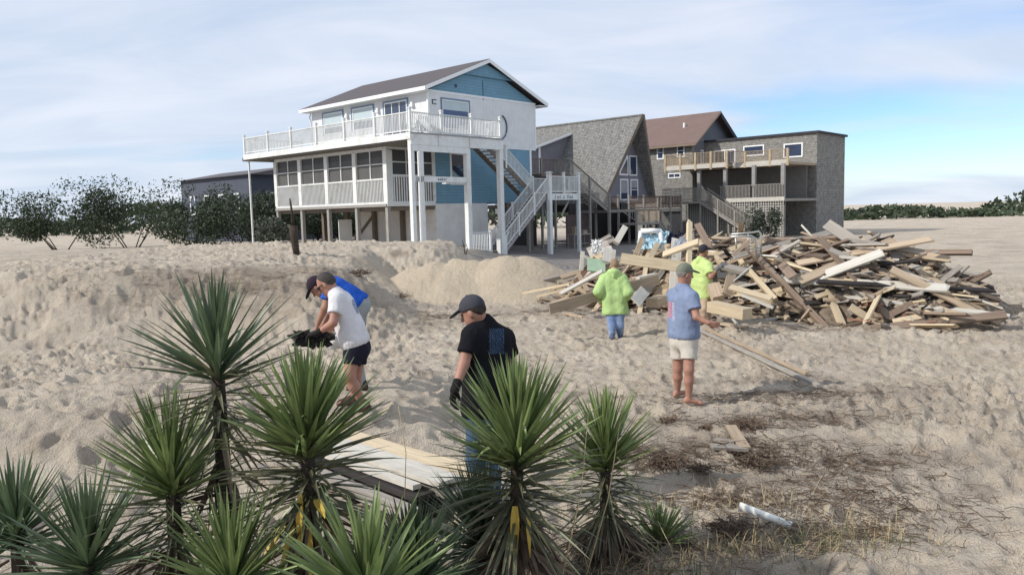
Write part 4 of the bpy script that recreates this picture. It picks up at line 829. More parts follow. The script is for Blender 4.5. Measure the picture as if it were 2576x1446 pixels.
    b,_=person('man in white tee, dark shorts and sunglasses bending forward beside the left yucca',J,(-.80,.06,-.60),at(822,716,8.2),skin2,shirt=1,sleeve=.60,shirt_m=cloth('white_tee',(.62,.60,.61)),bottom='shorts',short=.62,bottom_m=cloth('navy_shorts',(.018,.018,.030)),hair_m=mat('short_grey_hair',(.06,.05,.045),.8,.4,60),glasses=True,bag=1.0,hem=-.09,gloves=cloth('black_white_glove',(.022,.02,.02)),shoes=cloth('brown_shoe',(.08,.05,.04)),grip=(.8,.8),headup=(-.5,0,1),stock=1.02,seed=9,hand_dir={'L':(-.95,0,-.2),'R':(-.95,0,-.2)})
    printed(b,'back_print',886,902,752,790,mat('blue_print_pale',(.20,.24,.38),.8),pat=lambda x,y:(np.abs((y-752)-1.9*(x-884))<10)&(np.mod(x+y,6)<4))
    for s in (0,1): pass
    # 6 -- bright blue tee behind him
    aR,tR=foot(908,960,9.2,-.8,.3); aL,tL=foot(896,955,9.5,-.8,.3)
    J=dict(neck=at(818,716,9.25),shL=at(830,726,9.05),shR=at(842,712,9.45),elL=at(818,775,9.0),elR=at(830,780,9.5),wrL=at(800,815,9.05),wrR=at(812,818,9.4),hipL=at(897,768,9.15),hipR=at(903,762,9.4),knL=at(886,855,9.1),knR=at(900,860,9.4),anL=aR,anR=aL,toeL=tR,toeR=tL)
    person('man in bright blue tee bent over behind the man in white',J,(-.55,.1,-.80),at(799,722,9.28),skin,shirt=1,sleeve=.6,shirt_m=cloth('bright_blue_tee',(.018,.085,.42)),bottom='trousers',bottom_m=cloth('grey_trousers',(.28,.30,.31)),cap=1,cap_m=cloth('maroon_cap',(.035,.025,.035)),hair_m=mat('dark_hair',(.04,.03,.025),.8,.3,60),bag=1.3,hem=-.03,shoes=cloth('brown_shoe',(.08,.05,.04)),headup=(-.9,0,.6),seed=12,fine=.009)
people()
# ---------------------------------------------------------------- yuccas
def leaf_mat(name,c1,c2,r=.38,tr=.18,isl=.32):
    m=mat(name,c1,r,.2,3.2,col2=c2,spec=.55,stretch=(1,1,1),transl=tr,island=isl); return m
lf=leaf_mat('yucca_leaf',(.098,.140,.048),(.25,.315,.12)); lf2=leaf_mat('yucca_leaf_blue',(.062,.098,.052),(.155,.205,.105))
lowl=leaf_mat('fading_yucca_leaf',(.055,.070,.035),(.17,.16,.085),.5,.1,.45)
dead=leaf_mat('dead_yucca_leaf',(.085,.055,.038),(.23,.17,.12),.8,.05); yel=leaf_mat('yellow_yucca_leaf',(.55,.33,.05),(.62,.50,.10),.6,.2)
bark=mat('yucca_stem',(.055,.042,.032),.95,.4,18,.9,40)
def blade(mb,p,d,L,w,droop,fold=.35,n=6,twist=0.):
    p=np.array(p);d=unit(d); side=np.cross(d,V3(0,0,1)); side=unit(side) if np.linalg.norm(side)>1e-3 else V3(1,0,0)
    if twist: nn=np.cross(side,d); side=side*math.cos(twist)+nn*math.sin(twist)
    vs=[];fs=[]
    for i in range(n+1):
        t=i/n; c=p+d*L*t+V3(0,0,-1)*droop*L*t**2.2; dd=unit(d+V3(0,0,-1)*droop*2.2*t**1.2); nn=unit(np.cross(side,dd)); ww=w*(.55+1.8*t if t<.25 else (1-(t-.25)/.75)**.75)*.5+.0006
        vs+=[c-side*ww+nn*ww*fold,c-nn*ww*fold*.2,c+side*ww+nn*ww*fold]
        if i<n: b=i*3; fs+=[(b,b+1,b+4,b+3),(b+1,b+2,b+5,b+4)]
    mb.add(vs,fs)
def yucca(label,c,L,w,N_,seed,emax=84,emin=-28,stem=.45,lean=(0,0),trunk_r=.045,m=None,dead_n=70,dead_len=.8,yellow=(),ground=None,fill=1.,skirt=.5):
    r=np.random.default_rng(seed); c=np.array(c,float); gx=ground if ground is not None else g1(c[0],c[1])
    Y=empty('yucca',(c[0]-lean[0],c[1]-lean[1],gx),0,label=label,cat='yucca'); O=V3(c[0]-lean[0],c[1]-lean[1],gx)
    top=c-O; fo=MB(); lowmb=MB(); ga=2.39996
    def stemp(f): q=top*1.; h=f*top[2]; k=max(0,h/max(top[2],.05)); return V3(top[0]*k**1.5,top[1]*k**1.5,h)
    for i in range(N_):
        f=(i+.5)/N_; lo_=f>.55 and emin<0; g=(f-.55)/.45; e0=(emax-(emax-26)*(f/.55)**1.0) if emin<0 and not lo_ else (30-(30-emin)*g**.8 if lo_ else emax-(emax-emin)*f); el=R(e0+r.normal()*(6 if not lo_ else 9)); az=i*ga+r.normal()*.2; base=stemp(1-min(1,stem*((.25+.75*g) if lo_ else .75*f)/max(top[2],.3)))
        d=V3(math.cos(az)*math.cos(el),math.sin(az)*math.cos(el),math.sin(el)); l=L*(.72+.36*math.sin(min(1,f*1.5+.25)*math.pi*.62))*r.uniform(.86,1.1)
        bent=r.random()<.07 and not lo_; l*=(.8 if bent else 1)
        blade(lowmb if lo_ else fo,base+d*.02,d,l*(.92 if lo_ else 1),w*r.uniform(.8,1.15)*(.62 if lo_ else 1),(r.uniform(.35,.8) if bent else r.uniform(-.02,.12))+(.16*max(0,f-.6)),r.uniform(.25,.5),twist=r.normal()*.35)
    fo.build('leaves',m or lf,Y)
    if lowmb.v: lowmb.build('lower_leaves',lowl,Y)
    z1=max(.05,top[2]-stem*.3); pts=[stemp(k/8*z1/max(top[2],.05)) for k in range(9)]; MB().tube(pts,trunk_r*1.15,10,trunk_r*.8).build('stem',bark,Y,smooth=True)
    dd=MB()
    for i in range(dead_n):
        f=r.random(); base=stemp((1-stem/max(top[2],.3))*(1-f*.85) if top[2]>stem else .3*(1-f)); az=r.uniform(0,6.28); el=R(r.uniform(-88,-38-20*f) if r.random()<.8 else r.uniform(-35,5)); d=V3(math.cos(az)*math.cos(el),math.sin(az)*math.cos(el),math.sin(el))
        l=min(L*dead_len*r.uniform(.55,1.05),max(.12,(base[2]+.05)/max(.2,-d[2]))); blade(dd,base+V3(math.cos(az),math.sin(az),0)*trunk_r,d,l,w*r.uniform(.5,1.1),r.uniform(0,.25),r.uniform(.3,1.2),n=5,twist=r.normal()*.9)
    if dead_n: dd.build('dead_leaves',dead,Y)
    for (az,el,l,ww,dz) in yellow:
        e=R(el);a=R(az);d=V3(math.cos(a)*math.cos(e),math.sin(a)*math.cos(e),math.sin(e)); b=MB(); blade(b,stemp(1)+V3(math.cos(a)*.13,math.sin(a)*.13,-dz),d,l*1.15,ww*1.5,.02,.4); b.build('yellow_leaf',yel,Y)
    return Y
yucca('tall yucca at the left with yellow dying leaves hanging on its stem',at(770,1078,4.05),.48,.042,320,1,emin=-22,stem=.42,dead_n=300,dead_len=.9,
      yellow=((-60,-20,.13,.035,.34),(-95,-80,.30,.028,.30),(-130,-52,.22,.035,.42),(-115,-62,.24,.028,.46),(-150,-45,.18,.028,.50),(-80,-82,.26,.026,.48)))
yucca('yucca left of the tall left one, its long blades reaching towards the man in white',at(545,900,4.3),.52,.036,150,2,emin=-25,stem=.35,dead_n=60,m=lf2)
yucca('tall yucca in the middle, in front of the man in black',at(1302,1105,4.40),.54,.040,320,3,emin=-26,stem=.46,dead_n=330,dead_len=.9,lean=(.03,0),yellow=((-100,-80,.30,.036,.34),(-70,-84,.2,.02,.40)))
yucca('narrower yucca right of the middle one with a brown shaggy stem',at(1522,1125,5.3),.46,.032,300,4,emin=-30,stem=.46,dead_n=330,dead_len=.9)
yucca('smallest yucca, low at the right end of the row',at(1660,1372,5.6),.33,.024,210,5,emin=-18,stem=.18,dead_n=60,dead_len=.6,trunk_r=.03)
yucca('low broad-bladed yucca rosette at the foot of the tall left yucca',at(925,1500,3.45),.50,.044,95,6,emax=82,emin=18,stem=.10,dead_n=20)
yucca('dark fine-leaved yucca tuft behind the middle yucca',at(1212,1330,4.75),.46,.027,230,7,emin=1,stem=.22,dead_n=60,m=lf2)
yucca('dark low yucca tuft between the broad rosette and the middle yucca',at(1040,1450,4.2),.44,.032,210,8,emin=5,stem=.18,dead_n=50,m=lf2)
yucca('yucca beyond the left side of the picture with a drooping skirt',at(430,1180,4.2),.50,.031,230,9,emin=-26,stem=.42,dead_n=90,m=lf)
yucca('low yucca rosette at the far bottom left',at(220,1400,4.0),.48,.034,120,10,emax=82,emin=8,stem=.15,dead_n=30,m=lf2)
yucca('low yucca rosette left of the tall left yucca, at the bottom edge',at(585,1455,3.8),.48,.036,110,12,emax=82,emin=10,stem=.12,dead_n=30)
yucca('far left low yucca on the open sand',at(40,1330,4.7),.48,.034,120,13,emax=82,emin=5,stem=.15,dead_n=40,m=lf2)
# ---------------------------------------------------------------- dry grass, litter, stalks
straw=mat('dry_straw',(.42,.33,.19),.85,.25,8,rand=.25); root_m=mat('dark_root',(.135,.095,.068),.95,.4,20,rand=.3)
def scatter(name,label,regions,n,L,m,mode,kindlab,seed):
    r=np.random.default_rng(seed); mb=MB()
    for i in range(n):
        cx,cy,rx,ry=regions[r.integers(len(regions))]; x=cx+r.normal()*rx*.6; y=cy+r.normal()*ry*.6
        if y<1.6: continue
        z=g1(x,y)
        if mode=='grass':
            az=r.uniform(0,6.28); el=R(r.uniform(35,88)); d=V3(math.cos(az)*math.cos(el),math.sin(az)*math.cos(el),math.sin(el)); blade(mb,V3(x,y,z-.01),d,L*r.uniform(.4,1.2),.004*r.uniform(.7,1.4),r.uniform(.1,.8),.3,n=4)
        else:
            az=r.uniform(0,6.28); l=L*r.uniform(.25,1.2); d=V3(math.cos(az),math.sin(az),r.uniform(-.12,.30)); p=V3(x,y,z+r.uniform(-.0,.03)); q=p+d*l*.5+V3(r.normal(),r.normal(),0)*l*.12; e=p+d*l+V3(r.normal(),r.normal(),r.uniform(-.3,.1))*l*.2; e[2]=max(e[2],g1(e[0],e[1])+.003); mb.tube([p,q,e],.0022*r.uniform(.6,2.0),3)
    o=mb.build(name,m); tag(o,label,kindlab,kind='stuff'); return o
scatter('dry_grass','pale dry grass blades growing between the yucca stems',[(-.3,4.3,.9,.4),(.9,4.9,.5,.3),(1.9,6.1,.7,.3),(1.7,5.2,.5,.25),(-1.9,4.3,1.0,.4),(2.4,5.4,.5,.3),(.2,4.6,.3,.2)],1500,.26,straw,'grass','grass',21)
scatter('green_grass','thin green grass blades under the yuccas',[(0.9,4.8,.8,.3),(2.1,5.3,.6,.2),(-.9,4.4,.8,.3)],700,.22,leaf_mat('grass_blade',(.05,.075,.03),(.13,.15,.06),.6,.2),'grass','grass',22)
scatter('root_litter','dark twigs and roots scattered over the right-hand sand',[(2.2,7.6,1.1,.3),(3.2,8.5,1.2,.25),(3.0,7.2,.9,.3),(3.4,9.6,1.4,.3),(1.3,7.3,.6,.3),(2.6,6.2,1.0,.3),(1.6,6.2,.6,.3),(2.4,5.6,.8,.25),(2.9,6.6,1.0,.4)],3200,.20,root_m,'twig','twigs',23)
scatter('sand_litter','short dark twigs and chips strewn across the trampled sand',[(0,11,3,2.5),(3,12,3,2.5),(1.5,9,2,1.2),(-1,13,3,3),(2,16,3,2),(3.2,9.6,2,1)],2200,.09,root_m,'twig','twigs',29)
scatter('yucca_litter','brown dead leaf litter lying under the yuccas',[(-2.0,4.5,1.0,.5),(.4,4.9,1.0,.3),(1.4,5.3,.9,.25),(-.6,4.2,.8,.3),(-3.2,4.5,1.2,.5)],1700,.24,dead,'twig','leaf litter',24)
scatter('berm_roots','roots and dead grass exposed on the left sand berm',[(-4.2,16.9,2.2,.7),(-6.5,17.2,2.4,.8),(-1.6,18.2,.9,.4),(-8,17,3,1),(1.2,18.8,1.,.4),(5.5,14.8,2.,.35)],1100,.42,mat('berm_root',(.15,.11,.08),.95,.4,20),'twig','roots',25)
for x,y,d,tx,ty,lab in ((1415,1446,4.3,1480,1040,'tallest pale dry stalk crossing between the middle and right yuccas'),(1475,1446,4.6,1560,1060,'pale dry stalk leaning across the right yucca'),(1720,1400,5.6,1745,1190,'thin dry stalk right of the smallest yucca'),(1018,1260,5.2,1002,1020,'thin dry stalk standing above the white boards'),(1700,1446,5.3,1655,1310,'bent pale stalk in front of the smallest yucca')):
    a=at(x,y,d); b=at(tx,ty,d+.05); m_=(a+b)/2+V3(.03,0,0); o=MB().tube([a,m_,b],.0055 if 'pale' in lab else .0035,5,.002).build('dry_stalk',straw,smooth=True); tag(o,lab,'dry stalk')
def clump(label,px,py,r_,n,seed,m=root_m,h=.6):
    p=hit(px,py); r=np.random.default_rng(seed); mb=MB(); zz=g1(p[0],p[1])
    for i in range(n):
        a=unit(r.normal(size=3)*V3(1,1,h)); s=V3(0,0,.02)+r.normal(size=3)*r_*V3(.35,.3,.15); s[2]=abs(s[2]); e=s+a*r_*r.uniform(.3,.9); e[2]=abs(e[2])*h; mb.tube([s,(s+e)/2+r.normal(size=3)*r_*.12,e],.004*r.uniform(.5,1.6),3)
    o=mb.build('root_clump',m); o.location=(p[0],p[1],zz); tag(o,label,'root clump')
for i,a in enumerate([('dark brown root clump in the sand right of the right yucca',1672,1172,.20,160),('round bushy root clump beside the white pipe at the right edge',1838,1335,.17,190),('dark root clump near the broken boards, right of the man in shorts',1880,1075,.22,170),('small dark root clump just below the barefoot man',1680,1060,.14,90),('flat brown root clump between the broken boards and the dug hollow',1760,1190,.16,100),('dark root clump at the right edge below the long rails',1905,1165,.25,150),('small round root ball in the sand below the barefoot man to the right',1777,1080,.08,80),('brown dead weed clump on the far sand crest below the porch',905,690,.35,120),('dark weed clump on the left berm above the man in blue',1010,748,.30,90)]): clump(a[0],*a[1:3],a[3],a[4],40+i)
# ---------------------------------------------------------------- lumber
wt={'tan':mat('plank_tan',(.40,.31,.22),.8,.22,3,.3,40,stretch=(.8,9,9),rand=.22),'pale':mat('plank_pale',(.54,.44,.30),.8,.15,3,.3,40,stretch=(.8,9,9),rand=.15),'grey':mat('plank_grey',(.30,.27,.235),.85,.25,3,.4,40,stretch=(.8,9,9),rand=.3),
    'brown':mat('plank_brown',(.19,.14,.105),.85,.3,3,.4,40,stretch=(.8,9,9),rand=.35),'dark':mat('plank_dark',(.045,.038,.036),.85,.35,3,.4,40,stretch=(.8,9,9),rand=.4),'white':mat('plank_white',(.52,.49,.43),.7,.12,3,.2,40,stretch=(.8,9,9),rand=.12,dirt=(.25,.2,.15),dirt_amt=.5),'red':mat('plank_reddish',(.27,.155,.11),.85,.25,3,.3,40,stretch=(.8,9,9),rand=.25)}
def plank_mesh(w,t,m,seed=0,broken=False,L=1.):
    r=np.random.default_rng(seed); n=9; vs=[];fs=[]; b=r.normal()*.006; tw=r.normal()*.05
    for i in range(n):
        x=(i/(n-1)-.5)*L; a=tw*(i/(n-1)-.5); off=b*math.cos(x*3.1)*4*w
        for (y,z) in ((-w/2,-t/2),(w/2,-t/2),(w/2,t/2),(-w/2,t/2)):
            xx=x+(r.uniform(-.05,.03)*L*.5 if broken and i in (0,n-1) else 0); vs.append((xx,y*math.cos(a)-z*math.sin(a)+r.normal()*.0008,z*math.cos(a)+y*math.sin(a)+off))
    for i in range(n-1):
        for k in range(4): fs.append((i*4+k,(i+1)*4+k,(i+1)*4+(k+1)%4,i*4+(k+1)%4))
    fs+=[(0,1,2,3),tuple((n-1)*4+k for k in (3,2,1,0))]; mb=MB(); mb.add(vs,fs); o=mb.build('board',m); COL.objects.unlink(o); me=o.data; bpy.data.objects.remove(o); return me
def put_board(a,b,w,t,m,label,cat='board',group=None,up=(0,0,1),roll=0,seed=0,broken=False,name='board'):
    a=np.array(a,float);b=np.array(b,float);L=np.linalg.norm(b-a); x=(b-a)/L; u=np.array(up,float); z=unit(u-x*(u@x)); y=np.cross(z,x)
    if roll: y,z=y*math.cos(roll)+z*math.sin(roll),z*math.cos(roll)-y*math.sin(roll)
    o=bpy.data.objects.new(name,plank_mesh(w,t,wt.get(m,m) if isinstance(m,str) else m,seed,broken,L)); COL.objects.link(o); c=(a+b)/2
    o.matrix_world=Matrix(((x[0],y[0],z[0],c[0]),(x[1],y[1],z[1],c[1]),(x[2],y[2],z[2],c[2]),(0,0,0,1))); return tag(o,label,cat,group)
# the demolition heap: a dune of boards along a diagonal axis
HA=np.array([3.6,21.4]);HB=np.array([8.7,16.9]); HD=(HB-HA)/np.linalg.norm(HB-HA); HN=np.array([-HD[1],HD[0]]); HL=np.linalg.norm(HB-HA)
def heap(x,y):
    p=np.array([x,y])-HA; s=p@HD; t=p@HN; e=min(1,max(0,(s+1.6)/3.2)); prof=(.45+1.10*e)*(1-max(0,(s-HL+.5)/2.5)); q=1-(t/2.35)**2-max(0,(-s)/2.2)**2
    return max(0,prof*max(0,q)**.75)
def heap_core():
    xs=np.arange(-1.5,13.5,.22); ys=np.arange(12.5,27,.22); X,Y=np.meshgrid(xs,ys); Z=np.zeros_like(X)
    for j in range(X.shape[0]):
        for i in range(X.shape[1]): Z[j,i]=heap(X[j,i],Y[j,i])*.80
    G=gz(X.ravel(),Y.ravel()).reshape(X.shape); r=np.random.default_rng(5); Z=np.where(Z>.02,Z+r.normal(size=Z.shape)*.07*(Z>.1),-.25)
    o=grid_mesh('rubble_core',X,Y,G+Z,mat('rubble',(.17,.135,.10),.95,.5,9,.8,30)); tag(o,'dark crumbled rubble packed inside the lumber pile','rubble',kind='stuff')
heap_core()
protos=[]
for i in range(26):
    k=['tan','grey','pale','tan','pale','grey','brown','dark','tan','brown','white','grey','pale','tan','tan','grey'][i%16]
    w,t=[(.09,.045),(.14,.045),(.20,.05),(.25,.04),(.11,.11),(.14,.03),(.17,.05)][i%7]; protos.append((k,plank_mesh(w,t,wt[k],100+i,i%2==0)))
words={'tan':'tan lumber board','grey':'weathered grey board','brown':'dark brown stained board','pale':'pale fresh-sawn board','red':'reddish brown board','dark':'blackened old board','white':'white-painted board'}
def fill_heap():
    r=np.random.default_rng(17); cnt=0; k=0
    while cnt<250 and k<5000:
        k+=1; s=r.uniform(-1.6,HL+1.1); t=r.uniform(-2.4,1.3) if r.random()<.85 else r.uniform(1.3,2.2); c=HA+HD*s+HN*t; h=heap(*c)
        if h<.03 and r.random()<.6: continue
        kind,me=protos[r.integers(len(protos))]
        if s<1.5 and kind=='dark' : continue
        L=r.choice([.7,1.1,1.6,2.2,2.9,3.6],p=[.10,.18,.24,.24,.15,.09])*r.uniform(.85,1.15); base=math.atan2(HD[1],HD[0]); az=base+r.normal()*.55 if r.random()<.68 else r.uniform(0,3.14); e=.3
        gx=(heap(c[0]+e*math.cos(az),c[1]+e*math.sin(az))-heap(c[0]-e*math.cos(az),c[1]-e*math.sin(az)))/(2*e); pit=math.atan(gx)*.8+r.normal()*(.10 if r.random()<.85 else .40)
        z=g1(*c)+h*r.uniform(.78,1.06)+.05; x=V3(math.cos(az)*math.cos(pit),math.sin(az)*math.cos(pit),math.sin(pit)); up=unit(V3(r.normal()*.45,r.normal()*.45-.25,1)); zz=unit(up-x*(up@x)); y=np.cross(zz,x)
        for q in (-.5,.5):
            pe=V3(c[0],c[1],z)+x*L*q; ge=g1(pe[0],pe[1])+.03
            if pe[2]<ge: z+=min(.5,(ge-pe[2])*.6)
        o=bpy.data.objects.new('board',me); COL.objects.link(o); o.matrix_world=Matrix(((x[0]*L,y[0],zz[0],c[0]),(x[1]*L,y[1],zz[1],c[1]),(x[2]*L,y[2],zz[2],z),(0,0,0,1)))
        tag(o,words[kind]+' lying jumbled in the big demolition pile','board',words[kind]+'s in the demolition pile'); cnt+=1
fill_heap()
def scraps():
    r=np.random.default_rng(91); mbs=MB(); mi=[]; ms=[wt[k] for k in ('tan','grey','brown','pale','dark','red','white')]; pr=[.28,.24,.18,.12,.09,.05,.04]
    for i in range(2600):
        s=r.uniform(-1.7,HL+1.3); t=r.uniform(-2.6,1.9); c=HA+HD*s+HN*t; h=heap(*c)
        if h<.03 and (r.random()<.75 or t>0): continue
        L=r.choice([.18,.3,.5,.9])*r.uniform(.7,1.4); w=r.uniform(.03,.16); tt=r.uniform(.015,.05); az=math.atan2(HD[1],HD[0])+r.normal()*.8; pit=r.normal()*.28; z=g1(*c)+h*r.uniform(.72,1.0)+.03; x=V3(math.cos(az)*math.cos(pit),math.sin(az)*math.cos(pit),math.sin(pit)); p=V3(c[0],c[1],z)
        n0=len(mbs.f); mbs.beam(p-x*L/2,p+x*L/2,w,tt,up=unit(V3(r.normal()*.5,-.5+r.normal()*.5,1))); mi+= [int(r.choice(7,p=pr))]*(len(mbs.f)-n0)
    me=bpy.data.meshes.new('wood_scraps'); me.from_pydata(mbs.v,[],mbs.f)
    for m in ms: me.materials.append(m)
    me.polygons.foreach_set('material_index',mi); o=bpy.data.objects.new('wood_scraps',me); COL.objects.link(o); tag(o,'splintered scraps and short offcuts packed between the boards of the pile','wood scraps',kind='stuff')
scraps()
def PB(a,b,w,t,m,label,**k): return put_board(at(*a),at(*b),w,t,m,label,**k)
PB((1562,650,17.4),(1765,678,17.2),.07,.24,'pale','long yellow-tan beam lying across the pile behind the hooded person',up=(0,.2,1))
PB((1668,641,17.6),(1757,608,17.2),.22,.05,'pale','pale board tilted up to the right on the pile, left of the dark cap',up=(0,-.6,1))
PB((1412,738,17.6),(1516,682,17.2),.14,.04,'white','white trim board slanting up to the hooded person',up=(0,-.5,1))
PB((1316,737,19.0),(1433,714,18.2),.07,.05,'pale','upper of the two long pale poles sticking out of the left end of the pile')
PB((1350,746,18.3),(1442,722,17.9),.07,.05,'pale','lower of the two long pale poles sticking out of the left end of the pile')
PB((1790,770,14.9),(1880,790,14.2),.26,.20,'pale','squared heavy timber lying at the front right foot of the pile',seed=2)
PB((1841,688,15.6),(1827,742,15.3),.18,.05,'tan','tan board standing upright in the right part of the pile',up=(0,-1,0))
PB((1793,718,15.6),(1808,752,15.4),.24,.20,'tan','short tan block leaning under the upright board',up=(0,-1,.2))
PB((1812,668,16.0),(1878,684,15.6),.20,.07,'grey','thick greyish board poking out beside the lime tee',up=(0,-.5,1))
PB((1836,722,15.3),(1940,752,14.8),.16,.04,'pale','long pale board sloping down to the right edge of the pile',up=(0,-.6,1))
PB((1866,742,15.0),(1945,774,14.6),.05,.05,'white','thin white bar sloping down at the right front of the pile')
PB((1846,707,15.4),(1893,668,15.6),.025,.025,'white','thin white rod leaning up to the right in the pile')
PB((1447,712,18.2),(1498,650,18.6),.13,.05,'red','reddish board slanting up at the left of the pile',up=(0,-1,.2))
PB((1480,735,17.6),(1455,690,18.0),.10,.05,'tan','tan board slanting down left in front of the reddish board',up=(0,-1,.2))
PB((1412,698,18.6),(1464,682,18.8),.16,.04,'tan','short tan board lying near the left tip of the pile',up=(0,-.5,1))
PB((1462,680,18.4),(1466,632,18.4),.09,.09,'white','white square post standing at the left end of the pile',up=(0,-1,0))
PB((1549,612,20.2),(1572,572,20.4),.16,.16,'white','thick white column sticking up out of the back of the pile',up=(0,-1,.3))
PB((1600,640,18.8),(1616,600,19.0),.13,.05,'tan','tan board standing up near the blue sheeting, left of it',up=(0,-1,0))
PB((1636,648,18.4),(1655,612,18.8),.12,.04,'pale','pale board leaning left of the long tilted board',up=(0,-1,.2))
PB((1598,760,14.4),(1622,730,14.9),.22,.03,'white','white panel scrap behind the legs of the hooded person, to the right',up=(0,-1,.2))
PB((1640,762,15.2),(1672,752,15.6),.26,.18,'tan','short wide tan timber behind the man in the blue-grey tee',seed=4)
PB((1604,700,15.6),(1648,690,16.0),.10,.05,'white','short white batten in front of the dark boards')
PB((1530,660,18.0),(1534,626,18.4),.30,.03,'white','pale striped louvre panel standing behind the hooded person',up=(0,-1,.1))
PB((1500,684,17.8),(1500,652,18.2),.42,.03,mat('green_panel',(.30,.40,.28),.8,.15,2),'pale green painted panel leaning in the left of the pile',up=(0,-1,.2))
PB((1892,622,17.0),(1915,606,17.0),.10,.04,'pale','pale board leaning through the metal frame',up=(0,-1,0))
PB((1845,640,16.8),(1885,606,16.9),.08,.04,'tan','tan board resting against the metal frame',up=(0,-1,0))
for i,(a,b,w,m,l) in enumerate([((1478,632,20.2),(1530,612,20.2),.2,'grey','top grey siding strip of the stack at the left rear of the pile'),((1482,640,19.8),(1540,626,19.8),.2,'white','second pale siding strip of the stack at the left rear of the pile'),((1498,620,20.5),(1545,600,20.6),.18,'grey','grey siding strip pointing up at the left rear of the pile'),((1510,606,20.6),(1536,592,20.6),.1,'grey','short grey splinter at the very top of the siding stack'),((1488,655,19.6),(1530,640,19.6),.22,'pale','lowest pale siding strip of the stack'),((1460,640,20),(1482,652,20),.1,'white','small white offcut at the left of the siding stack')]): PB(a,b,w,.03,m,l,up=(0,-.7,.6))
# broken boards, rails and pipe on the sand
def GB(a,b,w,t,m,label,lift=.03,**k):
    p=hit(*a);q=hit(*b); p[2]+=lift;q[2]+=lift; return put_board(p,q,w,t,m,label,**k)
GB((1757,836),(2060,982),.06,.04,'grey','longer grey rail on the sand running to the right edge',lift=.06)
GB((1775,834),(2030,950),.05,.04,'tan','thinner tan rail on the sand just behind the longer grey rail',lift=.06)
GB((1790,1135),(1880,1140),.13,.03,'grey','broken grey board lying flat, pointing left at the wrack line',lift=.05)
GB((1838,1092),(1875,1150),.11,.03,'tan','broken tan board crossing the grey one',lift=.09)
GB((1800,1112),(1850,1120),.06,.03,'grey','short grey offcut behind the crossed broken boards',lift=.03)
GB((1420,790),(1468,800),.10,.04,'tan','short tan offcut on the sand left of the hooded person',lift=.02)
GB((1400,770),(1436,760),.10,.04,'grey','short grey offcut on the sand near the pile tip',lift=.02)
GB((1800,815),(1870,826),.20,.03,'tan','flat tan board on the sand in front of the heavy timber',lift=.03)
GB((1835,800),(1858,826),.03,.03,'white','thin white stick lying in front of the heavy timber',lift=.05)
GB((1560,1262),(1640,1258),.16,.03,'grey','grey board half buried in the dug hollow behind the small yucca',lift=.0)
a=hit(1860,1303);b=hit(1990,1354); a[2]+=.10;b[2]+=.10; o=MB().tube([a,b],.031,14).build('white_pipe',mat('pvc_white',(.80,.78,.72),.5,.03),smooth=True); tag(o,'white plastic pipe lying on the sand at the right edge','pipe')
r_=MB().tube([hit(1740,1128)+V3(0,0,.03),hit(1930,1132)+V3(0,0,.04)],.008,5).build('thin_branch',root_m); tag(r_,'long thin dark branch under the broken boards','branch')
# carried board
put_board(at(1382,777,14.6),at(1656,703,15.35),.045,.205,wt['tan'],'long tan board carried by the person in the lime green hoodie','board',up=(0,0,1),seed=3)
# stack of boards behind the left and middle yuccas
def stackb(x0,y0,x1,y1,z,w,t,m,label,ov=0.): 
    return put_board(V3(x0,y0,z),V3(x1,y1,z),w,t,m,label,cat='board',seed=int(abs(x0*97)))
A0=onz(860,1068,.40);A1=onz(1210,1170,.40); dA=unit(A1-A0); nA=V3(-dA[1],dA[0],0); nA=-nA if nA[1]>0 else nA
for i,(o_,w,m,l,s0,s1,z) in enumerate([(.10,.20,'pale','farthest pale tan board on top of the lumber stack behind the yuccas',-.2,2.2,.36),(.33,.25,'white','wide white board in the middle of the top of the lumber stack',-.1,2.1,.36),(.50,.08,'white','narrow white board at the near edge of the lumber stack',-.2,1.9,.33),(.28,.22,'grey','grey board under the top layer of the lumber stack',-.3,2.2,.29),(.46,.20,'dark','dark board under the near white board of the stack',-.2,2.0,.27),(.62,.10,'grey','grey beam along the near lower side of the lumber stack',-.3,2.1,.20),(.80,.09,'grey','grey beam lying lowest in front of the lumber stack',-.2,2.0,.12),(.4,.3,'dark','dark board at the bottom of the lumber stack',-.2,2.0,.18)]):
    p=A0+dA*s0+nA*o_; q=A0+dA*(s1*.95)+nA*(o_+.02*i); p[2]=q[2]=z; put_board(p,q,w,.04 if i not in (5,6) else .09,m,l,seed=60+i)
for s,l in ((.1,'left cross timber supporting the lumber stack'),(1.6,'right cross timber supporting the lumber stack')):
    p=A0+dA*s; q=p+nA*.7; p[2]=q[2]=.09; put_board(p,q,.14,.14,'brown',l,seed=3)
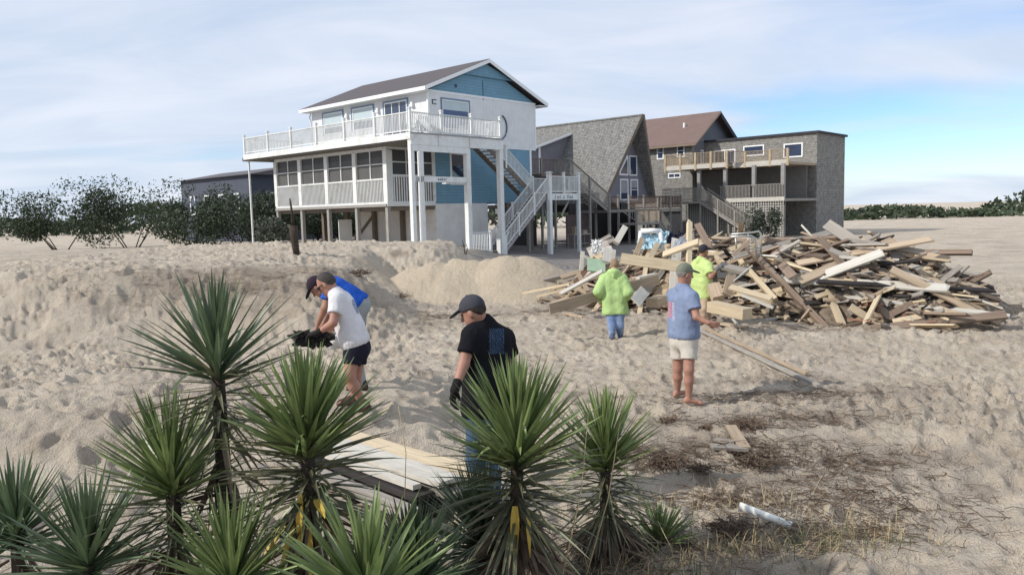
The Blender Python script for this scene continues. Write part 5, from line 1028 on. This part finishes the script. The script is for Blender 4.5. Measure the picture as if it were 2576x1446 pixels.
# things in the pile that are not boards
def whitetub():
    c=at(1636,640,19.4); E=empty('pool_ladder_frame',c,0,label='white tubular frame standing on top of the pile above the blue sheeting',cat='frame')
    L_=lambda p:np.array(p)-c; a,b=at(1606,640,19.5),at(1612,581,19.4); d,e=at(1660,581,19.3),at(1668,632,19.3)
    MB().tube([L_(b),L_(d)],.065,10).build('top_rail',white_trim,E,smooth=True); MB().tube([L_(b),L_(a)],.05,10).build('leg',white_trim,E,smooth=True); MB().tube([L_(d),L_(e)],.05,10).build('leg',white_trim,E,smooth=True)
whitetub()
def crumple(label,pts,m,h,seed,name='plastic_sheet'):
    r=np.random.default_rng(seed); n=14; P00,P10,P01=[np.array(p) for p in pts]; X=np.zeros((n,n,3))
    for j in range(n):
        for i in range(n): X[j,i]=P00+(P10-P00)*i/(n-1)+(P01-P00)*j/(n-1)+V3(r.normal()*.03,r.normal()*h*.5,r.normal()*h)
    o=grid_mesh(name,X[...,0],X[...,1],X[...,2],m); md=o.modifiers.new('thick','SOLIDIFY'); md.thickness=.01; o.data.polygons.foreach_set('use_smooth',[False]*len(o.data.polygons)); tag(o,label,'sheeting')
crumple('crumpled light blue sheeting draped on top of the pile inside the white frame',(at(1600,624,19.3),at(1668,620,19.2),at(1612,592,19.5)),mat('light_blue_sheet',(.42,.60,.68),.6,.12,3),.06,3)
crumple('torn white sheeting at the left rear of the pile',(at(1488,634,19.4),at(1508,634,19.4),at(1492,606,19.6)),mat('white_sheet',(.66,.66,.64),.6,.08,3),.04,4)
crumple('dark blue tarpaulin bunched behind the pile right of the blue sheeting',(at(1678,618,20.5),at(1720,616,20.5),at(1680,590,20.7)),mat('navy_tarp',(.02,.022,.05),.6,.2,3),.07,5)
crumple('grey-blue cushion-like sheet on the pile left of the dark cap',(at(1698,624,18.5),at(1722,616,18.5),at(1700,608,18.7)),mat('grey_blue_sheet',(.35,.38,.42),.7,.1,3),.03,6)
def metal_frame():
    c=at(1880,632,17.0); E=empty('metal_frame',c,0,label='rusty tubular metal frame with rungs standing on the right of the pile',cat='frame'); q=lambda x,y,d=17.0:at(x,y,d)-c
    MB().tube([q(1840,590),q(1895,585),q(1908,582),q(1914,588),q(1915,600),q(1914,640)],.022,8).build('rail_tube',metal,E,smooth=True)
    MB().tube([q(1838,596,16.6),q(1890,594,16.6),q(1902,600,16.6),q(1903,648,16.6)],.022,8).build('rail_tube',metal,E,smooth=True)
    MB().tube([q(1850,590),q(1853,636)],.02,8).build('leg',metal,E,smooth=True); MB().tube([q(1882,588),q(1884,640)],.02,8).build('leg',metal,E,smooth=True)
    for y in (600,608,616,624,632): MB().tube([q(1884,y),q(1914,y)],.013,6).build('rung',metal,E,smooth=True)
metal_frame()
def torn_wood():
    crumple('crumpled black roofing scrap held in the gloved hands of the man in white',(at(735,868,8.0),at(826,872,8.12),at(742,834,8.02)),mat('black_felt',(.022,.019,.018),.8,.4,20),.022,31,'roofing_scrap')
torn_wood()
o=MB().tube([at(843,862,8.5)-V3(0,0,.06),at(843,862,8.5)+V3(0,0,.08)],.07,14,.085).build('white_bucket',white_trim,smooth=True); tag(o,'small white bucket beside the thigh of the man in white','bucket'); b_=o.location
# ---------------------------------------------------------------- bushes and far scrub
def bush(label,c,rx,ry,rz,n,seed,m,lw=.09,name='bush',cat='bush',stems=5):
    r=np.random.default_rng(seed); z0=g1(c[0],c[1]); E=empty(name,(c[0],c[1],z0),0,label=label,cat=cat); mb=MB(); blobs=[(V3(r.uniform(-.7,.7)*rx,r.uniform(-.7,.7)*ry,r.uniform(.25,.85)*rz),r.uniform(.25,.5)) for _ in range(11)]
    for i in range(n):
        b,s=blobs[r.integers(len(blobs))]; d=unit(r.normal(size=3)); p=b+d*V3(rx,ry,rz*.75)*s*r.uniform(.55,1.08)
        if p[2]<0: p[2]=abs(p[2])*.3
        a=unit(r.normal(size=3)); t=unit(np.cross(a,r.normal(size=3))); w=lw*r.uniform(.5,1.3); mb.add([p-a*w,p+t*w*.45,p+a*w,p-t*w*.45],[(0,1,2,3)])
    mb.build('foliage',m,E); s=MB()
    for i in range(stems): e=blobs[i][0]; s.tube([(e[0]*.15,e[1]*.15,-.1),(e[0]*.5,e[1]*.5,e[2]*.5),tuple(e)],.05,5,.015)
    s.build('stem',bark,E)
bm1=leaf_mat('bush_leaf',(.020,.034,.018),(.060,.085,.038),.7,.1); bm2=leaf_mat('bush_leaf_grey',(.045,.055,.040),(.10,.115,.08),.8,.1)
specs=[(610,560,63,4.5,3,4.6,'dark green bush left of the porch, below the distant house'),(695,560,62,3.6,2.4,4.2,'dark bush behind the first porch pilings'),(790,565,64,3.4,2.4,3.6,'dark bush seen between the middle porch pilings'),(850,570,66,3.0,2.2,3.0,'low dark bush seen past the white ground panels'),(480,570,56,4.2,2.6,4.0,'wide dark bush far left of the houses'),(330,575,60,4.6,2.8,4.6,'tall dark bush at the far left side'),(150,580,58,4.4,2.8,4.0,'leftmost dark bush on the horizon'),(1921,600,54,1.5,1.2,2.6,'green bush beside the steps of the shingled house'),(672,585,47,1.6,1.2,2.0,'greyish bush just left of the first porch piling')]
specs=[(*onz(x,y,0)[:0],at(x,y,d)[0],at(x,y,d)[1],a,b,c,l) for x,y,d,a,b,c,l in specs]
for i,(x,y,a,b,c,l) in enumerate(specs): bush(l,(x,y),a,b,c,int(1500*a),70+i,bm1 if i not in (7,8) else bm2,lw=.12 if y>45 else .09)
def scrub():
    r=np.random.default_rng(3); mb=MB()
    for i in range(16000):
        x=r.uniform(-190,230); y=130+18*r.random()+.03*abs(x); h=(2.6+1.6*math.sin(x*.07)+1.2*math.sin(x*.19+1))*r.random()**.6
        p=V3(x,y,g1(x,y)+max(.1,h)); a=unit(r.normal(size=3)); t=unit(np.cross(a,r.normal(size=3))); w=r.uniform(.4,.9); mb.add([p-a*w,p+t*w*.5,p+a*w,p-t*w*.5],[(0,1,2,3)])
    o=mb.build('distant_scrub',bm1); tag(o,'dark low scrub along the horizon behind the houses','scrub',kind='stuff')
scrub()
def dead_trunk():
    p=hit(747,640); E=empty('dead_tree',(p[0],p[1],p[2]-.1),0,label='dark dead tree standing in the sand in front of the porch pilings',cat='dead tree')
    MB().tube([(0,0,0),(-.03,0,.3),(-.06,0,.6),(-.06,0,.95)],.09,9,.13).build('trunk',bark,E,smooth=True); MB().tube([(-.06,0,.95),(-.09,.0,1.4),(-.12,0,1.75)],.05,7,.02).build('branch',bark,E,smooth=True)
dead_trunk()
q=hit(1170,640); o=MB().tube([(0,0,0),(-.04,0,.35),(-.09,0,.6)],.03,6,.012).tube([(0.05,0,0),(.1,0,.25),(.06,0,.45)],.025,6,.01).build('dead_shrub',bark); o.location=q; tag(o,'small bare dead shrub in front of the white panel wall','shrub')
